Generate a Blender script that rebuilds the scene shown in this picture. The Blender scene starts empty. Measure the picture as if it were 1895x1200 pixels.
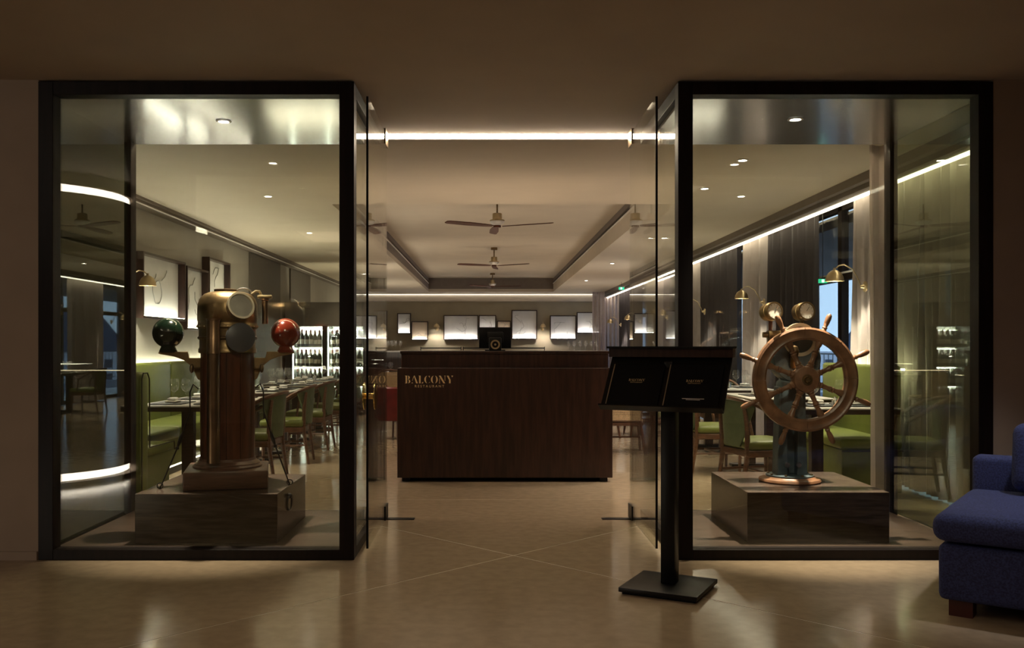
import bpy, bmesh, math, random
from mathutils import Vector, Matrix
random.seed(7)
S = bpy.context.scene
COL = S.collection
PI = math.pi
R = math.radians

# ------------------------------------------------------------------ camera, world, exposure, large lights
cam_d = bpy.data.cameras.new('camera'); cam = bpy.data.objects.new('camera', cam_d); COL.objects.link(cam)
cam.location = (0, 0, 1.25); cam.rotation_euler = (PI/2, 0, 0)
cam_d.sensor_width = 36; cam_d.lens = 1700/1895*36
cam_d.shift_x = 44.5/1895; cam_d.shift_y = 40/1895
cam_d.clip_end = 500
S.camera = cam
S.view_settings.view_transform = 'Standard'; S.view_settings.look = 'None'
S.view_settings.gamma = 1; S.view_settings.use_curve_mapping = False
S.view_settings.exposure = 1.3
S.cycles.use_denoising = True
S.cycles.transparent_max_bounces = 40
S.cycles.max_bounces = 9; S.cycles.diffuse_bounces = 4; S.cycles.glossy_bounces = 6
S.cycles.sample_clamp_indirect = 25
S.cycles.caustics_reflective = False; S.cycles.caustics_refractive = False

w = bpy.data.worlds.new('world'); S.world = w; w.use_nodes = True
nt = w.node_tree; nt.nodes.clear()
tc = nt.nodes.new('ShaderNodeTexCoord'); sx = nt.nodes.new('ShaderNodeSeparateXYZ')
rp = nt.nodes.new('ShaderNodeValToRGB'); bg = nt.nodes.new('ShaderNodeBackground'); ow = nt.nodes.new('ShaderNodeOutputWorld')
nt.links.new(tc.outputs['Generated'], sx.inputs[0]); nt.links.new(sx.outputs['Z'], rp.inputs[0])
rp.color_ramp.elements[0].position = 0.0; rp.color_ramp.elements[0].color = (0.42, 0.55, 0.80, 1)
rp.color_ramp.elements[1].position = 0.6; rp.color_ramp.elements[1].color = (0.16, 0.25, 0.48, 1)
nt.links.new(rp.outputs[0], bg.inputs[0]); bg.inputs[1].default_value = 1.5
nt.links.new(bg.outputs[0], ow.inputs[0])

def area(name, loc, size, power, color, rot=(0, 0, 0), size_y=None):
    d = bpy.data.lights.new(name, 'AREA'); d.energy = power; d.color = color
    d.shape = 'RECTANGLE'; d.size = size; d.size_y = size_y or size
    o = bpy.data.objects.new(name, d); COL.objects.link(o); o.location = loc; o.rotation_euler = rot
    return o
def spot(name, loc, power, angle, blend=0.6, color=(1, .84, .64), size=.03, rot=(0, 0, 0), parent=None):
    d = bpy.data.lights.new(name, 'SPOT'); d.energy = power; d.color = color
    d.spot_size = R(angle); d.spot_blend = blend; d.shadow_soft_size = size
    o = bpy.data.objects.new(name, d); COL.objects.link(o); o.location = loc; o.rotation_euler = rot
    if parent: o.parent = parent
    return o
WARM = (1, .80, .56)
# lobby: unseen fill panels added under the ceiling, behind and above the camera
area('lobby_fill', (0.5, 1.5, 2.74), 3.0, 6, (1, .76, .53), size_y=1.5)
area('lobby_fill', (-0.5, -1.8, 2.74), 4.0, 6.5, (1, .76, .53), size_y=1.2)

# lobby ceiling spotlights aimed into the two vitrines
def aim(name, loc, tgt, power, angle, color=(1, .86, .68)):
    d = Vector(tgt)-Vector(loc)
    return spot(name, loc, power, angle, .8, color, .05, d.to_track_quat('-Z', 'Y').to_euler())
aim('lobby_spotlight', (-.9, 2.6, 2.76), (-1.68, 5.8, 1.28), 30, 30)
aim('lobby_spotlight', (1.1, 2.6, 2.76), (1.97, 5.8, 1.22), 60, 30)
aim('lobby_spotlight', (2.9, 4.3, 2.76), (2.75, 4.6, .3), 38, 50, (.95, .93, .95))  # unseen spot added to brighten the sofa seat
# dining room: warm upward fill panels without fittings, added to brighten the ceiling
area('counter_fill', (.155, 9.25, .95), 1.8, 8, (1, .78, .55), (PI, 0, 0), .25)
for y in (13, 17.5, 22): area('dining_fill', (.1, y, .9), 1.6, 4.2, (1, .78, .56), (PI, 0, 0), .4)
for y, k in ((9.2, .18), (13, 1.5), (17.5, 1.8), (22.5, 1.4)):
    area('left_fill', (-2.6, y, .9), 1.0, 7*k, (1, .90, .70), (PI, 0, 0), 1.0)
    area('right_fill', (2.9, y, .9), .8, 3.5*k, (1, .90, .76), (PI, 0, 0), .8)
# ------------------------------------------------------------------ materials
MATS = {}
def mat(name, color, rough=0.5, metal=0.0, var=0.15, scale=8.0, bump=0.0, bscale=60.0, spec=0.5, coat=0.0, stretch=(1, 1, 1), detail=3.0,
        color2=None, emit=None, estr=0, transl=0.0, alpha=None):
    m = bpy.data.materials.new(name); m.use_nodes = True; n = m.node_tree; L = n.links
    b = n.nodes['Principled BSDF']
    t = n.nodes.new('ShaderNodeTexCoord'); mp = n.nodes.new('ShaderNodeMapping'); mp.inputs['Scale'].default_value = stretch
    L.new(t.outputs['Object'], mp.inputs[0])
    no = n.nodes.new('ShaderNodeTexNoise'); no.inputs['Scale'].default_value = scale; no.inputs['Detail'].default_value = detail
    L.new(mp.outputs[0], no.inputs['Vector'])
    r = n.nodes.new('ShaderNodeValToRGB'); L.new(no.outputs['Fac'], r.inputs[0])
    c2 = color2 or tuple(min(1, c*(1+var)) for c in color); c1 = tuple(c*(1-var) for c in color) if not color2 else color
    r.color_ramp.elements[0].position = .35; r.color_ramp.elements[1].position = .65
    r.color_ramp.elements[0].color = (*c1, 1); r.color_ramp.elements[1].color = (*c2, 1)
    L.new(r.outputs[0], b.inputs['Base Color'])
    b.inputs['Roughness'].default_value = rough; b.inputs['Metallic'].default_value = metal
    b.inputs['Specular IOR Level'].default_value = spec
    if coat: b.inputs['Coat Weight'].default_value = coat; b.inputs['Coat Roughness'].default_value = .12
    if bump:
        n2 = n.nodes.new('ShaderNodeTexNoise'); n2.inputs['Scale'].default_value = bscale; L.new(mp.outputs[0], n2.inputs['Vector'])
        bp = n.nodes.new('ShaderNodeBump'); bp.inputs['Strength'].default_value = bump; bp.inputs['Distance'].default_value = .004
        L.new(n2.outputs['Fac'], bp.inputs['Height']); L.new(bp.outputs[0], b.inputs['Normal'])
    if emit:
        b.inputs['Emission Color'].default_value = (*emit, 1); b.inputs['Emission Strength'].default_value = estr
    if transl or alpha is not None:
        out = n.nodes['Material Output']; cur = b.outputs[0]
        if transl:
            tr = n.nodes.new('ShaderNodeBsdfTranslucent'); L.new(r.outputs[0], tr.inputs[0])
            mx = n.nodes.new('ShaderNodeMixShader'); mx.inputs[0].default_value = transl
            L.new(cur, mx.inputs[1]); L.new(tr.outputs[0], mx.inputs[2]); cur = mx.outputs[0]
        if alpha is not None:
            tp = n.nodes.new('ShaderNodeBsdfTransparent'); mx = n.nodes.new('ShaderNodeMixShader'); mx.inputs[0].default_value = alpha
            L.new(tp.outputs[0], mx.inputs[1]); L.new(cur, mx.inputs[2]); cur = mx.outputs[0]
        L.new(cur, out.inputs[0])
    MATS[name] = m
    return m
def emis(name, color, strength):
    m = bpy.data.materials.new(name); m.use_nodes = True; n = m.node_tree; n.nodes.clear()
    e = n.nodes.new('ShaderNodeEmission'); e.inputs[0].default_value = (*color, 1); e.inputs[1].default_value = strength
    o = n.nodes.new('ShaderNodeOutputMaterial'); n.links.new(e.outputs[0], o.inputs[0]); MATS[name] = m; return m
def glass(name, tint=(.95, .97, .94), f0=.04, rough=0.0):
    m = bpy.data.materials.new(name); m.use_nodes = True; n = m.node_tree; n.nodes.clear(); L = n.links
    lw = n.nodes.new('ShaderNodeLayerWeight'); lw.inputs[0].default_value = .5
    p = n.nodes.new('ShaderNodeMath'); p.operation = 'POWER'; p.inputs[1].default_value = 5; L.new(lw.outputs['Facing'], p.inputs[0])
    q = n.nodes.new('ShaderNodeMath'); q.operation = 'MULTIPLY_ADD'; q.inputs[1].default_value = 1-f0; q.inputs[2].default_value = f0; L.new(p.outputs[0], q.inputs[0])
    tp = n.nodes.new('ShaderNodeBsdfTransparent'); tp.inputs[0].default_value = (*tint, 1)
    g = n.nodes.new('ShaderNodeBsdfGlossy'); g.inputs['Roughness'].default_value = rough; g.inputs[0].default_value = (1, 1, 1, 1)
    mx = n.nodes.new('ShaderNodeMixShader'); L.new(q.outputs[0], mx.inputs[0]); L.new(tp.outputs[0], mx.inputs[1]); L.new(g.outputs[0], mx.inputs[2])
    o = n.nodes.new('ShaderNodeOutputMaterial'); L.new(mx.outputs[0], o.inputs[0]); MATS[name] = m; return m

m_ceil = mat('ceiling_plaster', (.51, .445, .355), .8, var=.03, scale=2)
m_lobby_ceil = mat('lobby_ceiling_plaster', (.42, .34, .26), .8, var=.03, scale=2)
m_lobby_wall = mat('lobby_wall_plaster', (.36, .28, .22), .8, var=.04, scale=3)
m_wall = mat('dining_wall_paint', (.36, .33, .29), .8, var=.04, scale=3)
m_wall_back = mat('back_wall_paint', (.37, .32, .22), .8, var=.04, scale=3)
m_panel = mat('dark_wall_panel', (.10, .085, .07), .6, var=.1, scale=3, stretch=(1, 8, 1))
m_tray = mat('tray_side_dark', (.17, .14, .12), .8, var=.05)
m_floor = mat('polished_stone', (.45, .345, .235), .15, var=.08, scale=14, detail=8, spec=.6)
m_joint = mat('joint_infill', (.85, .76, .60), .3, var=.05)
m_frame = mat('black_frame_wood', (.008, .004, .0035), .5, spec=.25, var=.3, scale=4, stretch=(8, 8, .6))
m_pad = mat('dark_back_panel', (.012, .015, .010), .5, var=.2)
m_wood = mat('dark_walnut', (.028, .013, .009), .30, var=.35, scale=5, stretch=(1, 10, 14), detail=6, bump=.05, bscale=40)
m_walnut_v = mat('counter_walnut', (.032, .013, .009), .30, var=.4, scale=4, stretch=(9, 9, .8), detail=6)
m_soffit = mat('soffit_veneer', (.055, .040, .028), .25, var=.75, scale=3, stretch=(1.0, 16, 16), detail=8, bump=.35, bscale=7, spec=1.0, coat=1)
m_plinth = mat('plinth_veneer', (.060, .042, .033), .22, var=.40, scale=4, stretch=(1.2, 12, 12), detail=6, spec=.5)
m_vfloor = mat('vitrine_floor_veneer', (.045, .030, .022), .33, var=.3, scale=4, stretch=(1.2, 12, 12), detail=6)
m_chwood = mat('chair_walnut', (.12, .056, .032), .36, var=.3, scale=9, stretch=(2, 2, 8))
m_green = mat('green_leather', (.135, .160, .032), .42, var=.07, scale=20, bump=.08, bscale=150)
m_greenb = mat('green_chair_cloth', (.10, .135, .07), .5, var=.08, scale=30, bump=.1, bscale=200)
m_piping = mat('dark_piping', (.02, .018, .012), .5)
m_brass = mat('aged_brass', (.56, .44, .26), .35, 1.0, var=.25, scale=6, bump=.08, bscale=20)
m_brassd = mat('dark_brass', (.22, .15, .075), .36, 1.0, var=.35, scale=7, bump=.1, bscale=25)
m_copper = mat('brown_copper', (.20, .125, .075), .36, 1.0, var=.35, scale=6, bump=.08)
m_palebrass = mat('pale_worn_brass', (.80, .72, .55), .38, 1.0, var=.12)
m_gold = mat('polished_gold', (.95, .68, .25), .16, 1.0, var=.05)
m_goldl = mat('gold_lettering', (.90, .70, .38), .45, .2, var=.05)
m_steel = mat('steel', (.6, .6, .6), .25, 1.0)
m_iron = mat('blue_grey_iron', (.09, .125, .145), .40, .4, var=.3, scale=9, bump=.1)
m_black = mat('black_metal', (.005, .005, .005), .38, .0, var=.2, spec=.3)
m_blackm = mat('matt_black', (.004, .004, .005), .6, spec=.2)
m_mahog = mat('mahogany', (.085, .026, .012), .28, var=.4, scale=6, stretch=(6, 6, .7), detail=5)
m_fanw = mat('fan_blade_wood', (.075, .022, .012), .5, var=.3, scale=6, stretch=(1, 8, 8), spec=.2)
m_oak = mat('wheel_teak', (.175, .086, .046), .36, var=.35, scale=12, detail=6, bump=.15, bscale=60)
m_blockw = mat('base_block_wood', (.13, .065, .042), .35, var=.3, scale=5, stretch=(1, 6, 8), detail=5)
m_gball = mat('green_lacquer', (.003, .009, .005), .13, var=.1, coat=.6)
m_rball = mat('red_lacquer', (.17, .022, .010), .16, var=.15, coat=.6)
m_disk = mat('slate_enamel', (.075, .078, .09), .35, var=.15)
m_white = mat('white_paint', (.75, .73, .70), .5, var=.04)
m_tabletop = mat('pale_table_top', (.55, .52, .49), .35, var=.06, scale=10)
m_linen = mat('white_linen', (.8, .78, .76), .8, var=.04)
m_curtl = mat('light_sheer_curtain', (.44, .375, .35), .9, var=.05, transl=.15, alpha=.96)
m_curtd = mat('dark_sheer_curtain', (.045, .037, .038), .9, var=.08, transl=.1, alpha=.93)
m_paper = mat('map_paper', (.74, .73, .69), .8, var=.07, scale=2.5, detail=6)
m_line = mat('map_ink', (.30, .30, .28), .8)
m_navy = mat('navy_fabric', (.030, .040, .135), .85, var=.35, scale=120, bump=.25, bscale=220, detail=2)
m_redwood = mat('sofa_foot_wood', (.07, .015, .012), .4)
m_cane = mat('woven_cane', (.62, .45, .26), .6, var=.15, scale=60)
m_red = mat('red_leather', (.16, .012, .012), .4)
m_bottle = mat('dark_bottle_glass', (.012, .022, .014), .08, var=.2, coat=.5)
m_label = mat('bottle_label_paper', (.62, .58, .50), .7, var=.1)
m_capsl = mat('bottle_capsule', (.20, .04, .03), .35, .4, var=.5, scale=1.2)
m_shelf = mat('shelf_metal', (.35, .35, .34), .3, .8)
m_hill = mat('hill_foliage', (.05, .07, .11), .9, var=.2, scale=.3)
m_build = mat('pale_building', (.55, .55, .58), .8, var=.08)
m_terr = mat('terrace_paving', (.22, .22, .23), .6, var=.1)
m_dwin = mat('dark_window', (.05, .06, .08), .2)
m_dial = mat('dial_paper', (.62, .60, .54), .45, var=.12)
g_vit = glass('vitrine_glass', (.955, .965, .925), .045)
g_door = glass('door_glass', (.95, .965, .935), .06)
g_win = glass('window_glass', (.80, .84, .88), .06)
g_wine = glass('wine_glass', (.97, .98, .98), .10)
g_pane = None
def backpane():
    m = bpy.data.materials.new('back_painted_glass'); m.use_nodes = True; b = m.node_tree.nodes['Principled BSDF']
    n = m.node_tree; no = n.nodes.new('ShaderNodeTexNoise'); no.inputs['Scale'].default_value = .8
    r = n.nodes.new('ShaderNodeValToRGB'); r.color_ramp.elements[0].color = (.014, .018, .011, 1); r.color_ramp.elements[1].color = (.020, .024, .015, 1)
    n.links.new(no.outputs['Fac'], r.inputs[0]); n.links.new(r.outputs[0], b.inputs['Base Color'])
    b.inputs['Roughness'].default_value = .015; b.inputs['IOR'].default_value = 1.9
    b.inputs['Specular Tint'].default_value = (.9, 1, .82, 1)
    return m
g_back = backpane()
LEDC = (1, .88, .72)
e_strip = emis('led_strip_entrance', (1, .82, .60), 28)
e_cove = emis('led_cove', LEDC, 5)
e_banq = emis('led_banquette', (1, .93, .82), 32)
e_frame = emis('led_picture', (1, .94, .86), 20)
e_cab = emis('led_cabinet', (.92, 1, .90), 18)
e_bulb = emis('lamp_bulb', (1, .92, .80), 90)
e_down = emis('downlight_lens', (1, .92, .80), 20)
e_drum = emis('led_drum', LEDC, 7)
e_exit = emis('exit_green', (.05, .7, .35), .5)
e_exitw = emis('exit_white', (.7, 1, 1), 1.2)

# ------------------------------------------------------------------ mesh builder
WLOC = {}
class MB:
    def __init__(s): s.v = []; s.f = []; s.sm = []
    def add(s, vs, fs, smooth=False):
        o = len(s.v); s.v += [tuple(v) for v in vs]
        for f in fs: s.f.append([o+i for i in f]); s.sm.append(smooth)
        return s
    def box(s, x0, x1, y0, y1, z0, z1, M=None):
        vs = [Vector((x, y, z)) for z in (z0, z1) for y in (y0, y1) for x in (x0, x1)]
        if M: vs = [M @ v for v in vs]
        return s.add(vs, [(0, 2, 3, 1), (4, 5, 7, 6), (0, 1, 5, 4), (2, 6, 7, 3), (0, 4, 6, 2), (1, 3, 7, 5)])
    def rbox(s, x0, x1, y0, y1, z0, z1, r=.02, seg=3, puff=0.0, M=None, cuts=0):
        b = bmesh.new(); bmesh.ops.create_cube(b, size=1)
        for v in b.verts: v.co = Vector(((x0+x1)/2+v.co.x*(x1-x0), (y0+y1)/2+v.co.y*(y1-y0), (z0+z1)/2+v.co.z*(z1-z0)))
        bmesh.ops.bevel(b, geom=list(b.edges), offset=r, segments=seg, affect='EDGES', profile=.5)
        if cuts:
            b.normal_update()
            big = [e for e in b.edges if e.calc_length() > .1]
            bmesh.ops.subdivide_edges(b, edges=big, cuts=cuts, use_grid_fill=True)
        cx, cy, cz = (x0+x1)/2, (y0+y1)/2, (z0+z1)/2
        if puff:
            for v in b.verts:
                u = 1-min(1, abs(v.co.x-cx)/((x1-x0)/2))**2; t = 1-min(1, abs(v.co.y-cy)/((y1-y0)/2))**2
                if v.co.z > cz: v.co.z += puff*u*t
        b.verts.index_update()
        vs = [v.co.copy() for v in b.verts]; fs = [[v.index for v in f.verts] for f in b.faces]; b.free()
        if M: vs = [M @ v for v in vs]
        return s.add(vs, fs, True)
    def tube(s, pts, rad, n=8, caps=True, smooth=True, closed=False):
        pts = [Vector(p) for p in pts]; k = len(pts)
        rads = rad if isinstance(rad, (list, tuple)) else [rad]*k
        vs = []; up = Vector((0, 0, 1))
        prev = None
        for i, p in enumerate(pts):
            if closed: t = (pts[(i+1) % k]-pts[i-1]).normalized()
            else: t = ((pts[min(i+1, k-1)]-pts[max(i-1, 0)])).normalized()
            if prev is None:
                a = up if abs(t.dot(up)) < .9 else Vector((1, 0, 0)); u = t.cross(a).normalized()
            else:
                u = (prev-t*prev.dot(t)).normalized()
            prev = u; v = t.cross(u)
            for j in range(n):
                an = 2*PI*j/n; vs.append(p+(u*math.cos(an)+v*math.sin(an))*rads[i])
        fs = []
        for i in range(k if closed else k-1):
            a = i*n; b2 = ((i+1) % k)*n
            for j in range(n): fs.append((a+j, a+(j+1) % n, b2+(j+1) % n, b2+j))
        s.add(vs, fs, smooth)
        if caps and not closed:
            o = len(s.v)-len(vs)
            s.f.append([o+j for j in range(n)][::-1]); s.sm.append(False)
            s.f.append([o+(k-1)*n+j for j in range(n)]); s.sm.append(False)
        return s
    def cyl(s, a, b, r, n=16, r2=None): return s.tube([a, b], [r, r if r2 is None else r2], n)
    def lathe(s, prof, c=(0, 0, 0), n=24, axis='z', M=None, smooth=True, a0=0, a1=2*PI, crease=False):
        c = Vector(c); full = abs(a1-a0-2*PI) < 1e-6; m = n if full else n+1; vs = []
        for (r, z) in prof:
            for j in range(m):
                a = a0+(a1-a0)*j/n; p = Vector((r*math.cos(a), r*math.sin(a), z))
                if axis == 'y': p = Vector((p.x, -p.z, p.y))      # profile height runs towards -y
                if M: p = M @ p
                vs.append(c+p)
        fs = []
        for i in range(len(prof)-1):
            for j in range(n):
                j2 = (j+1) % m if full else j+1
                fs.append((i*m+j, i*m+j2, (i+1)*m+j2, (i+1)*m+j))
        return s.add(vs, fs, smooth)
    def sphere(s, c, r, n=20, sc=(1, 1, 1)):
        k = n//2; prof = [(r*math.sin(PI*i/k), -r*math.cos(PI*i/k)) for i in range(k+1)]
        M = Matrix.Diagonal((*sc, 1)).to_4x4()
        return s.lathe(prof, c, n, M=M)
    def poly(s, pts2, fn, t):
        """prism: 2-D polygon mapped by fn(u,v,depth)"""
        k = len(pts2); vs = [fn(u, v, 0) for u, v in pts2]+[fn(u, v, t) for u, v in pts2]
        fs = [list(range(k)), list(range(k, 2*k))[::-1]]+[(i, (i+1) % k, k+(i+1) % k, k+i) for i in range(k)]
        return s.add(vs, fs)
    def build(s, name, m, parent=None, origin=None, kind=None, label=None, bevel=0, fixn=True):
        o0 = Vector(WLOC.get(parent.name, (0, 0, 0))) if parent else Vector(origin or (0, 0, 0))
        me = bpy.data.meshes.new(name); me.from_pydata([tuple(Vector(v)-o0) for v in s.v], [], s.f)
        me.polygons.foreach_set('use_smooth', s.sm)
        if fixn or bevel:
            b = bmesh.new(); b.from_mesh(me); bmesh.ops.remove_doubles(b, verts=b.verts, dist=1e-6)
            bmesh.ops.recalc_face_normals(b, faces=b.faces)
            if bevel:
                ed = [e for e in b.edges if len(e.link_faces) == 2 and e.calc_face_angle(0) > .6]
                bmesh.ops.bevel(b, geom=ed, offset=bevel, segments=2, affect='EDGES', profile=.5)
            b.to_mesh(me); b.free()
        me.materials.append(m)
        if any(s.sm): me.set_sharp_from_angle(angle=R(42))
        o = bpy.data.objects.new(name, me); COL.objects.link(o)
        if parent: o.parent = parent; WLOC[o.name] = tuple(o0)
        else: o.location = o0; WLOC[o.name] = tuple(o0)
        if kind: o['kind'] = kind
        if label: o['label'] = label
        return o
def tag(o, label, cat, group=None):
    o['label'] = label; o['category'] = cat
    if group: o['group'] = group
    return o
def thing(name, label, cat, loc=(0, 0, 0), group=None):
    o = bpy.data.objects.new(name, None); COL.objects.link(o); o.location = loc; o.empty_display_size = .1
    WLOC[o.name] = tuple(loc); tag(o, label, cat, group); return o
def copy_tree(o, parent=None):
    c = o.copy(); COL.objects.link(c)
    if parent: c.parent = parent
    for ch in list(o.children): copy_tree(ch, c)
    return c
def place(o, loc, rz=0, label=None, group=None):
    o.location = loc; o.rotation_euler = (0, 0, rz)
    if label: o['label'] = label
    if group: o['group'] = group
    return o
class Proto:
    """first use hands out the thing itself, later uses hand out copies"""
    def __init__(s, fn): s.fn = fn; s.o = None
    def get(s):
        if s.o is None: s.o = s.fn(); return s.o
        return copy_tree(s.o)
def struct(name, mb, m, parent=None): return mb.build(name, m, parent, kind='structure')
ORD = ['nearest', 'second', 'third', 'fourth', 'fifth', 'sixth', 'seventh', 'eighth', 'ninth', 'tenth', 'eleventh', 'twelfth']

# ------------------------------------------------------------------ room shell
D1, D2 = 5.35, 6.68
XL0, XL1, XR0, XR1 = -2.62, -.78, 1.108, 2.944
WX0, WX1 = -3.70, 3.98          # dining side walls
YB = 27.4
HC = 2.775                      # dining ceiling
HL = 2.80                       # lobby ceiling

floor = struct('floor', MB().box(-6, 6, -4, YB+.2, -.12, -.001), m_joint)
# large stone slabs, laid diagonally; each one its own piece
def clip(poly, x0, x1, y0, y1):
    for ax, lim, sgn in ((0, x0, 1), (0, x1, -1), (1, y0, 1), (1, y1, -1)):
        out = []
        for i in range(len(poly)):
            a, b = poly[i-1], poly[i]
            da, db = (a[ax]-lim)*sgn, (b[ax]-lim)*sgn
            if (da >= 0) != (db >= 0):
                t = da/(da-db); out.append((a[0]+(b[0]-a[0])*t, a[1]+(b[1]-a[1])*t))
            if db >= 0: out.append(b)
        poly = out
        if len(poly) < 3: return []
    return poly
SL = 3.4; g = .008
c0 = (.15, 5.47); c45 = math.sqrt(.5)
for i in range(-7, 12):
    for j in range(-7, 12):
        q = [(i*SL+g/2, j*SL+g/2), ((i+1)*SL-g/2, j*SL+g/2), ((i+1)*SL-g/2, (j+1)*SL-g/2), (i*SL+g/2, (j+1)*SL-g/2)]
        q = [(c0[0]+(a-b)*c45, c0[1]+(a+b)*c45) for a, b in q]
        for (x0, x1, y0, y1) in ((-6, 6, -4, 7.45), (WX0-.1, WX1+.1, 7.458, YB)):
            pl = clip(q, x0, x1, y0, y1)
            if len(pl) >= 3:
                MB().poly(pl, lambda u, v, d: (u, v, -d), .012).build('stone_slab', m_floor, floor)

# lobby shell
struct('wall_back_lobby', MB().box(-6, 6, -4.15, -4, 0, 2.9), m_lobby_wall)
struct('wall_lobby_left', MB().box(-6.15, -6, -4.15, D1, 0, 2.9), m_lobby_wall)
struct('wall_lobby_right', MB().box(6, 6.15, -4.15, D1, 0, 2.9), m_lobby_wall)
struct('wall_front_left', MB().box(-6.1, XL0, D1+.005, D1+.14, 0, HL), m_lobby_wall)
struct('wall_front_right', MB().box(XR1, 6.1, D1+.005, D1+.14, 0, HL), m_lobby_wall)
struct('wall_vitrine_backing', MB().box(WX0-.1, XL0+.012, D1+.14, D2+.02, 0, HL), m_pad)
struct('ceiling_lobby', MB().box(-6.1, 6.1, -4.1, 6.72, HL, HL+.1), m_lobby_ceil)
struct('ceiling_slot_top', MB().box(WX0, WX1, 6.6, 7.0, HL+.1, HL+.16), m_lobby_ceil)
struct('baseboard_left', MB().box(-6, XL0-.005, D1-.008, D1+.005, 0, .05), m_lobby_wall)
struct('baseboard_right', MB().box(XR1+.005, 6, D1-.008, D1+.005, 0, .05), m_lobby_wall)
# dining ceiling with the recessed tray
TX0, TX1, TY0, TY1, TH = -1.68, 1.85, 9.9, 26.0, 3.16
cb = MB()
cb.box(WX0, 3.30, 6.80, TY0, HC, HC+.08); cb.box(WX0, TX0, TY0, TY1, HC, HC+.08); cb.box(TX1, 3.30, TY0, TY1, HC, HC+.08)
cb.box(WX0, 3.30, TY1, YB-.25, HC, HC+.08)
struct('ceiling_dining', cb, m_ceil)
struct('ceiling_tray', MB().box(TX0-.1, TX1+.1, TY0-.1, TY1+.1, TH, TH+.08), m_ceil)
tb = MB()
for (x0, x1) in ((TX0-.08, TX0), (TX1, TX1+.08)):
    tb.box(x0, x1, TY0, TY1, HC+.30, TH)
tb.box(TX0-.08, TX0, TY0, TY1, HC+.08, HC+.24)  # lower side: dark on the left, ceiling colour on the right
struct('trim_tray_lower_side', MB().box(TX1, TX1+.08, TY0, TY1, HC+.08, HC+.24), m_ceil)
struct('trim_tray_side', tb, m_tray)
tb = MB(); tb.box(TX0-.06, TX0-.04, TY0, TY1, HC+.22, HC+.32); tb.box(TX1+.04, TX1+.06, TY0, TY1, HC+.22, HC+.32)
struct('trim_tray_slot', tb, m_blackm)
tb = MB(); tb.box(TX0-.02, TX0+.012, TY0, TY1, HC+.225, HC+.245); tb.box(TX1-.012, TX1+.02, TY0, TY1, HC+.225, HC+.245)
struct('trim_tray_bead', tb, m_white)
tb = MB(); tb.box(TX0-.08, TX1+.08, TY1, TY1+.08, HC+.08, TH); tb.box(TX0-.08, TX1+.08, TY0-.08, TY0, HC+.08, TH)
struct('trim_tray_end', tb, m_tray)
# entrance light slot
t = thing('linear_ceiling_light', 'long bright linear light slot across the entrance opening', 'light', (.16, 6.79, 2.8))
MB().box(-2.6, 2.94, 6.765, 6.785, 2.782, 2.832).build('light_diffuser', e_strip, t)
MB().box(-2.6, 2.94, 6.785, 6.80, 2.776, 2.84).build('housing', m_white, t)
# side walls
struct('wall_left', MB().box(WX0-.12, WX0, D2, YB, 0, 2.95), m_wall)
struct('wall_back', MB().box(WX0, WX1+.1, YB, YB+.12, 0, 2.95), m_wall_back)
# left cornice with slot
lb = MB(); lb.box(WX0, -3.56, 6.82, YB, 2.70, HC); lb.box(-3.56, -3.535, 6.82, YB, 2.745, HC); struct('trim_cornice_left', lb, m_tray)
struct('trim_cornice_bead', MB().box(-3.56, -3.548, 6.82, YB, 2.70, 2.712), m_white)
# back bulkhead: lit ledge and fascia
struct('trim_back_fascia', MB().box(WX0, 3.6, YB-.2, YB-.12, 2.58, 2.74), m_ceil)
t = thing('ceiling_cove_light', 'thin light line along the top of the back wall', 'light', (0, YB-.2, 2.74))
MB().box(WX0+.05, 3.55, YB-.24, YB-.2, 2.752, 2.768).build('light_diffuser', emis('led_back_cove', LEDC, 1.5), t)
struct('trim_back_soffit', MB().box(WX0, 3.6, YB-.12, YB, 2.56, 2.60), m_ceil)
struct('ceiling_back_pocket', MB().box(WX0, WX1, YB-.26, YB, 2.79, 2.86), m_ceil)
# right cove bulkhead with air slot
rb = MB(); rb.box(3.30, 3.36, 5.5, YB, 2.70, HC+.08); rb.box(3.36, 3.40, 5.5, YB, 2.74, HC+.08); rb.box(3.40, 3.50, 5.5, YB, 2.67, HC+.08)
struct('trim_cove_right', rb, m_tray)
struct('ceiling_right_side', MB().box(XR1+.03, 3.30, D1+.1, 6.80, HC, HC+.08), m_ceil)
struct('ceiling_curtain_pocket', MB().box(3.50, WX1+.1, 5.5, YB, 2.84, 2.9), m_ceil)
t = thing('window_cove_light', 'continuous bright cove light above the window curtains', 'light', (3.52, 5.5, 2.70))
MB().box(3.50, 3.55, 5.55, YB-.3, 2.655, 2.73).build('light_diffuser', e_cove, t)
# dark panels on the left wall
for i, (y0, y1) in enumerate(((14.2, 16.25), (17.1, 19.0))):
    tag(MB().box(WX0+.002, WX0+.03, y0, y1, 0, 2.69).build('wall_panel', m_panel, origin=(WX0, y0, 0)),
        ['dark brown wall panel in front of the wine cabinet', 'dark brown wall panel behind the wine cabinet'][i], 'panel', 'dark panels on the left wall')

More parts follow.
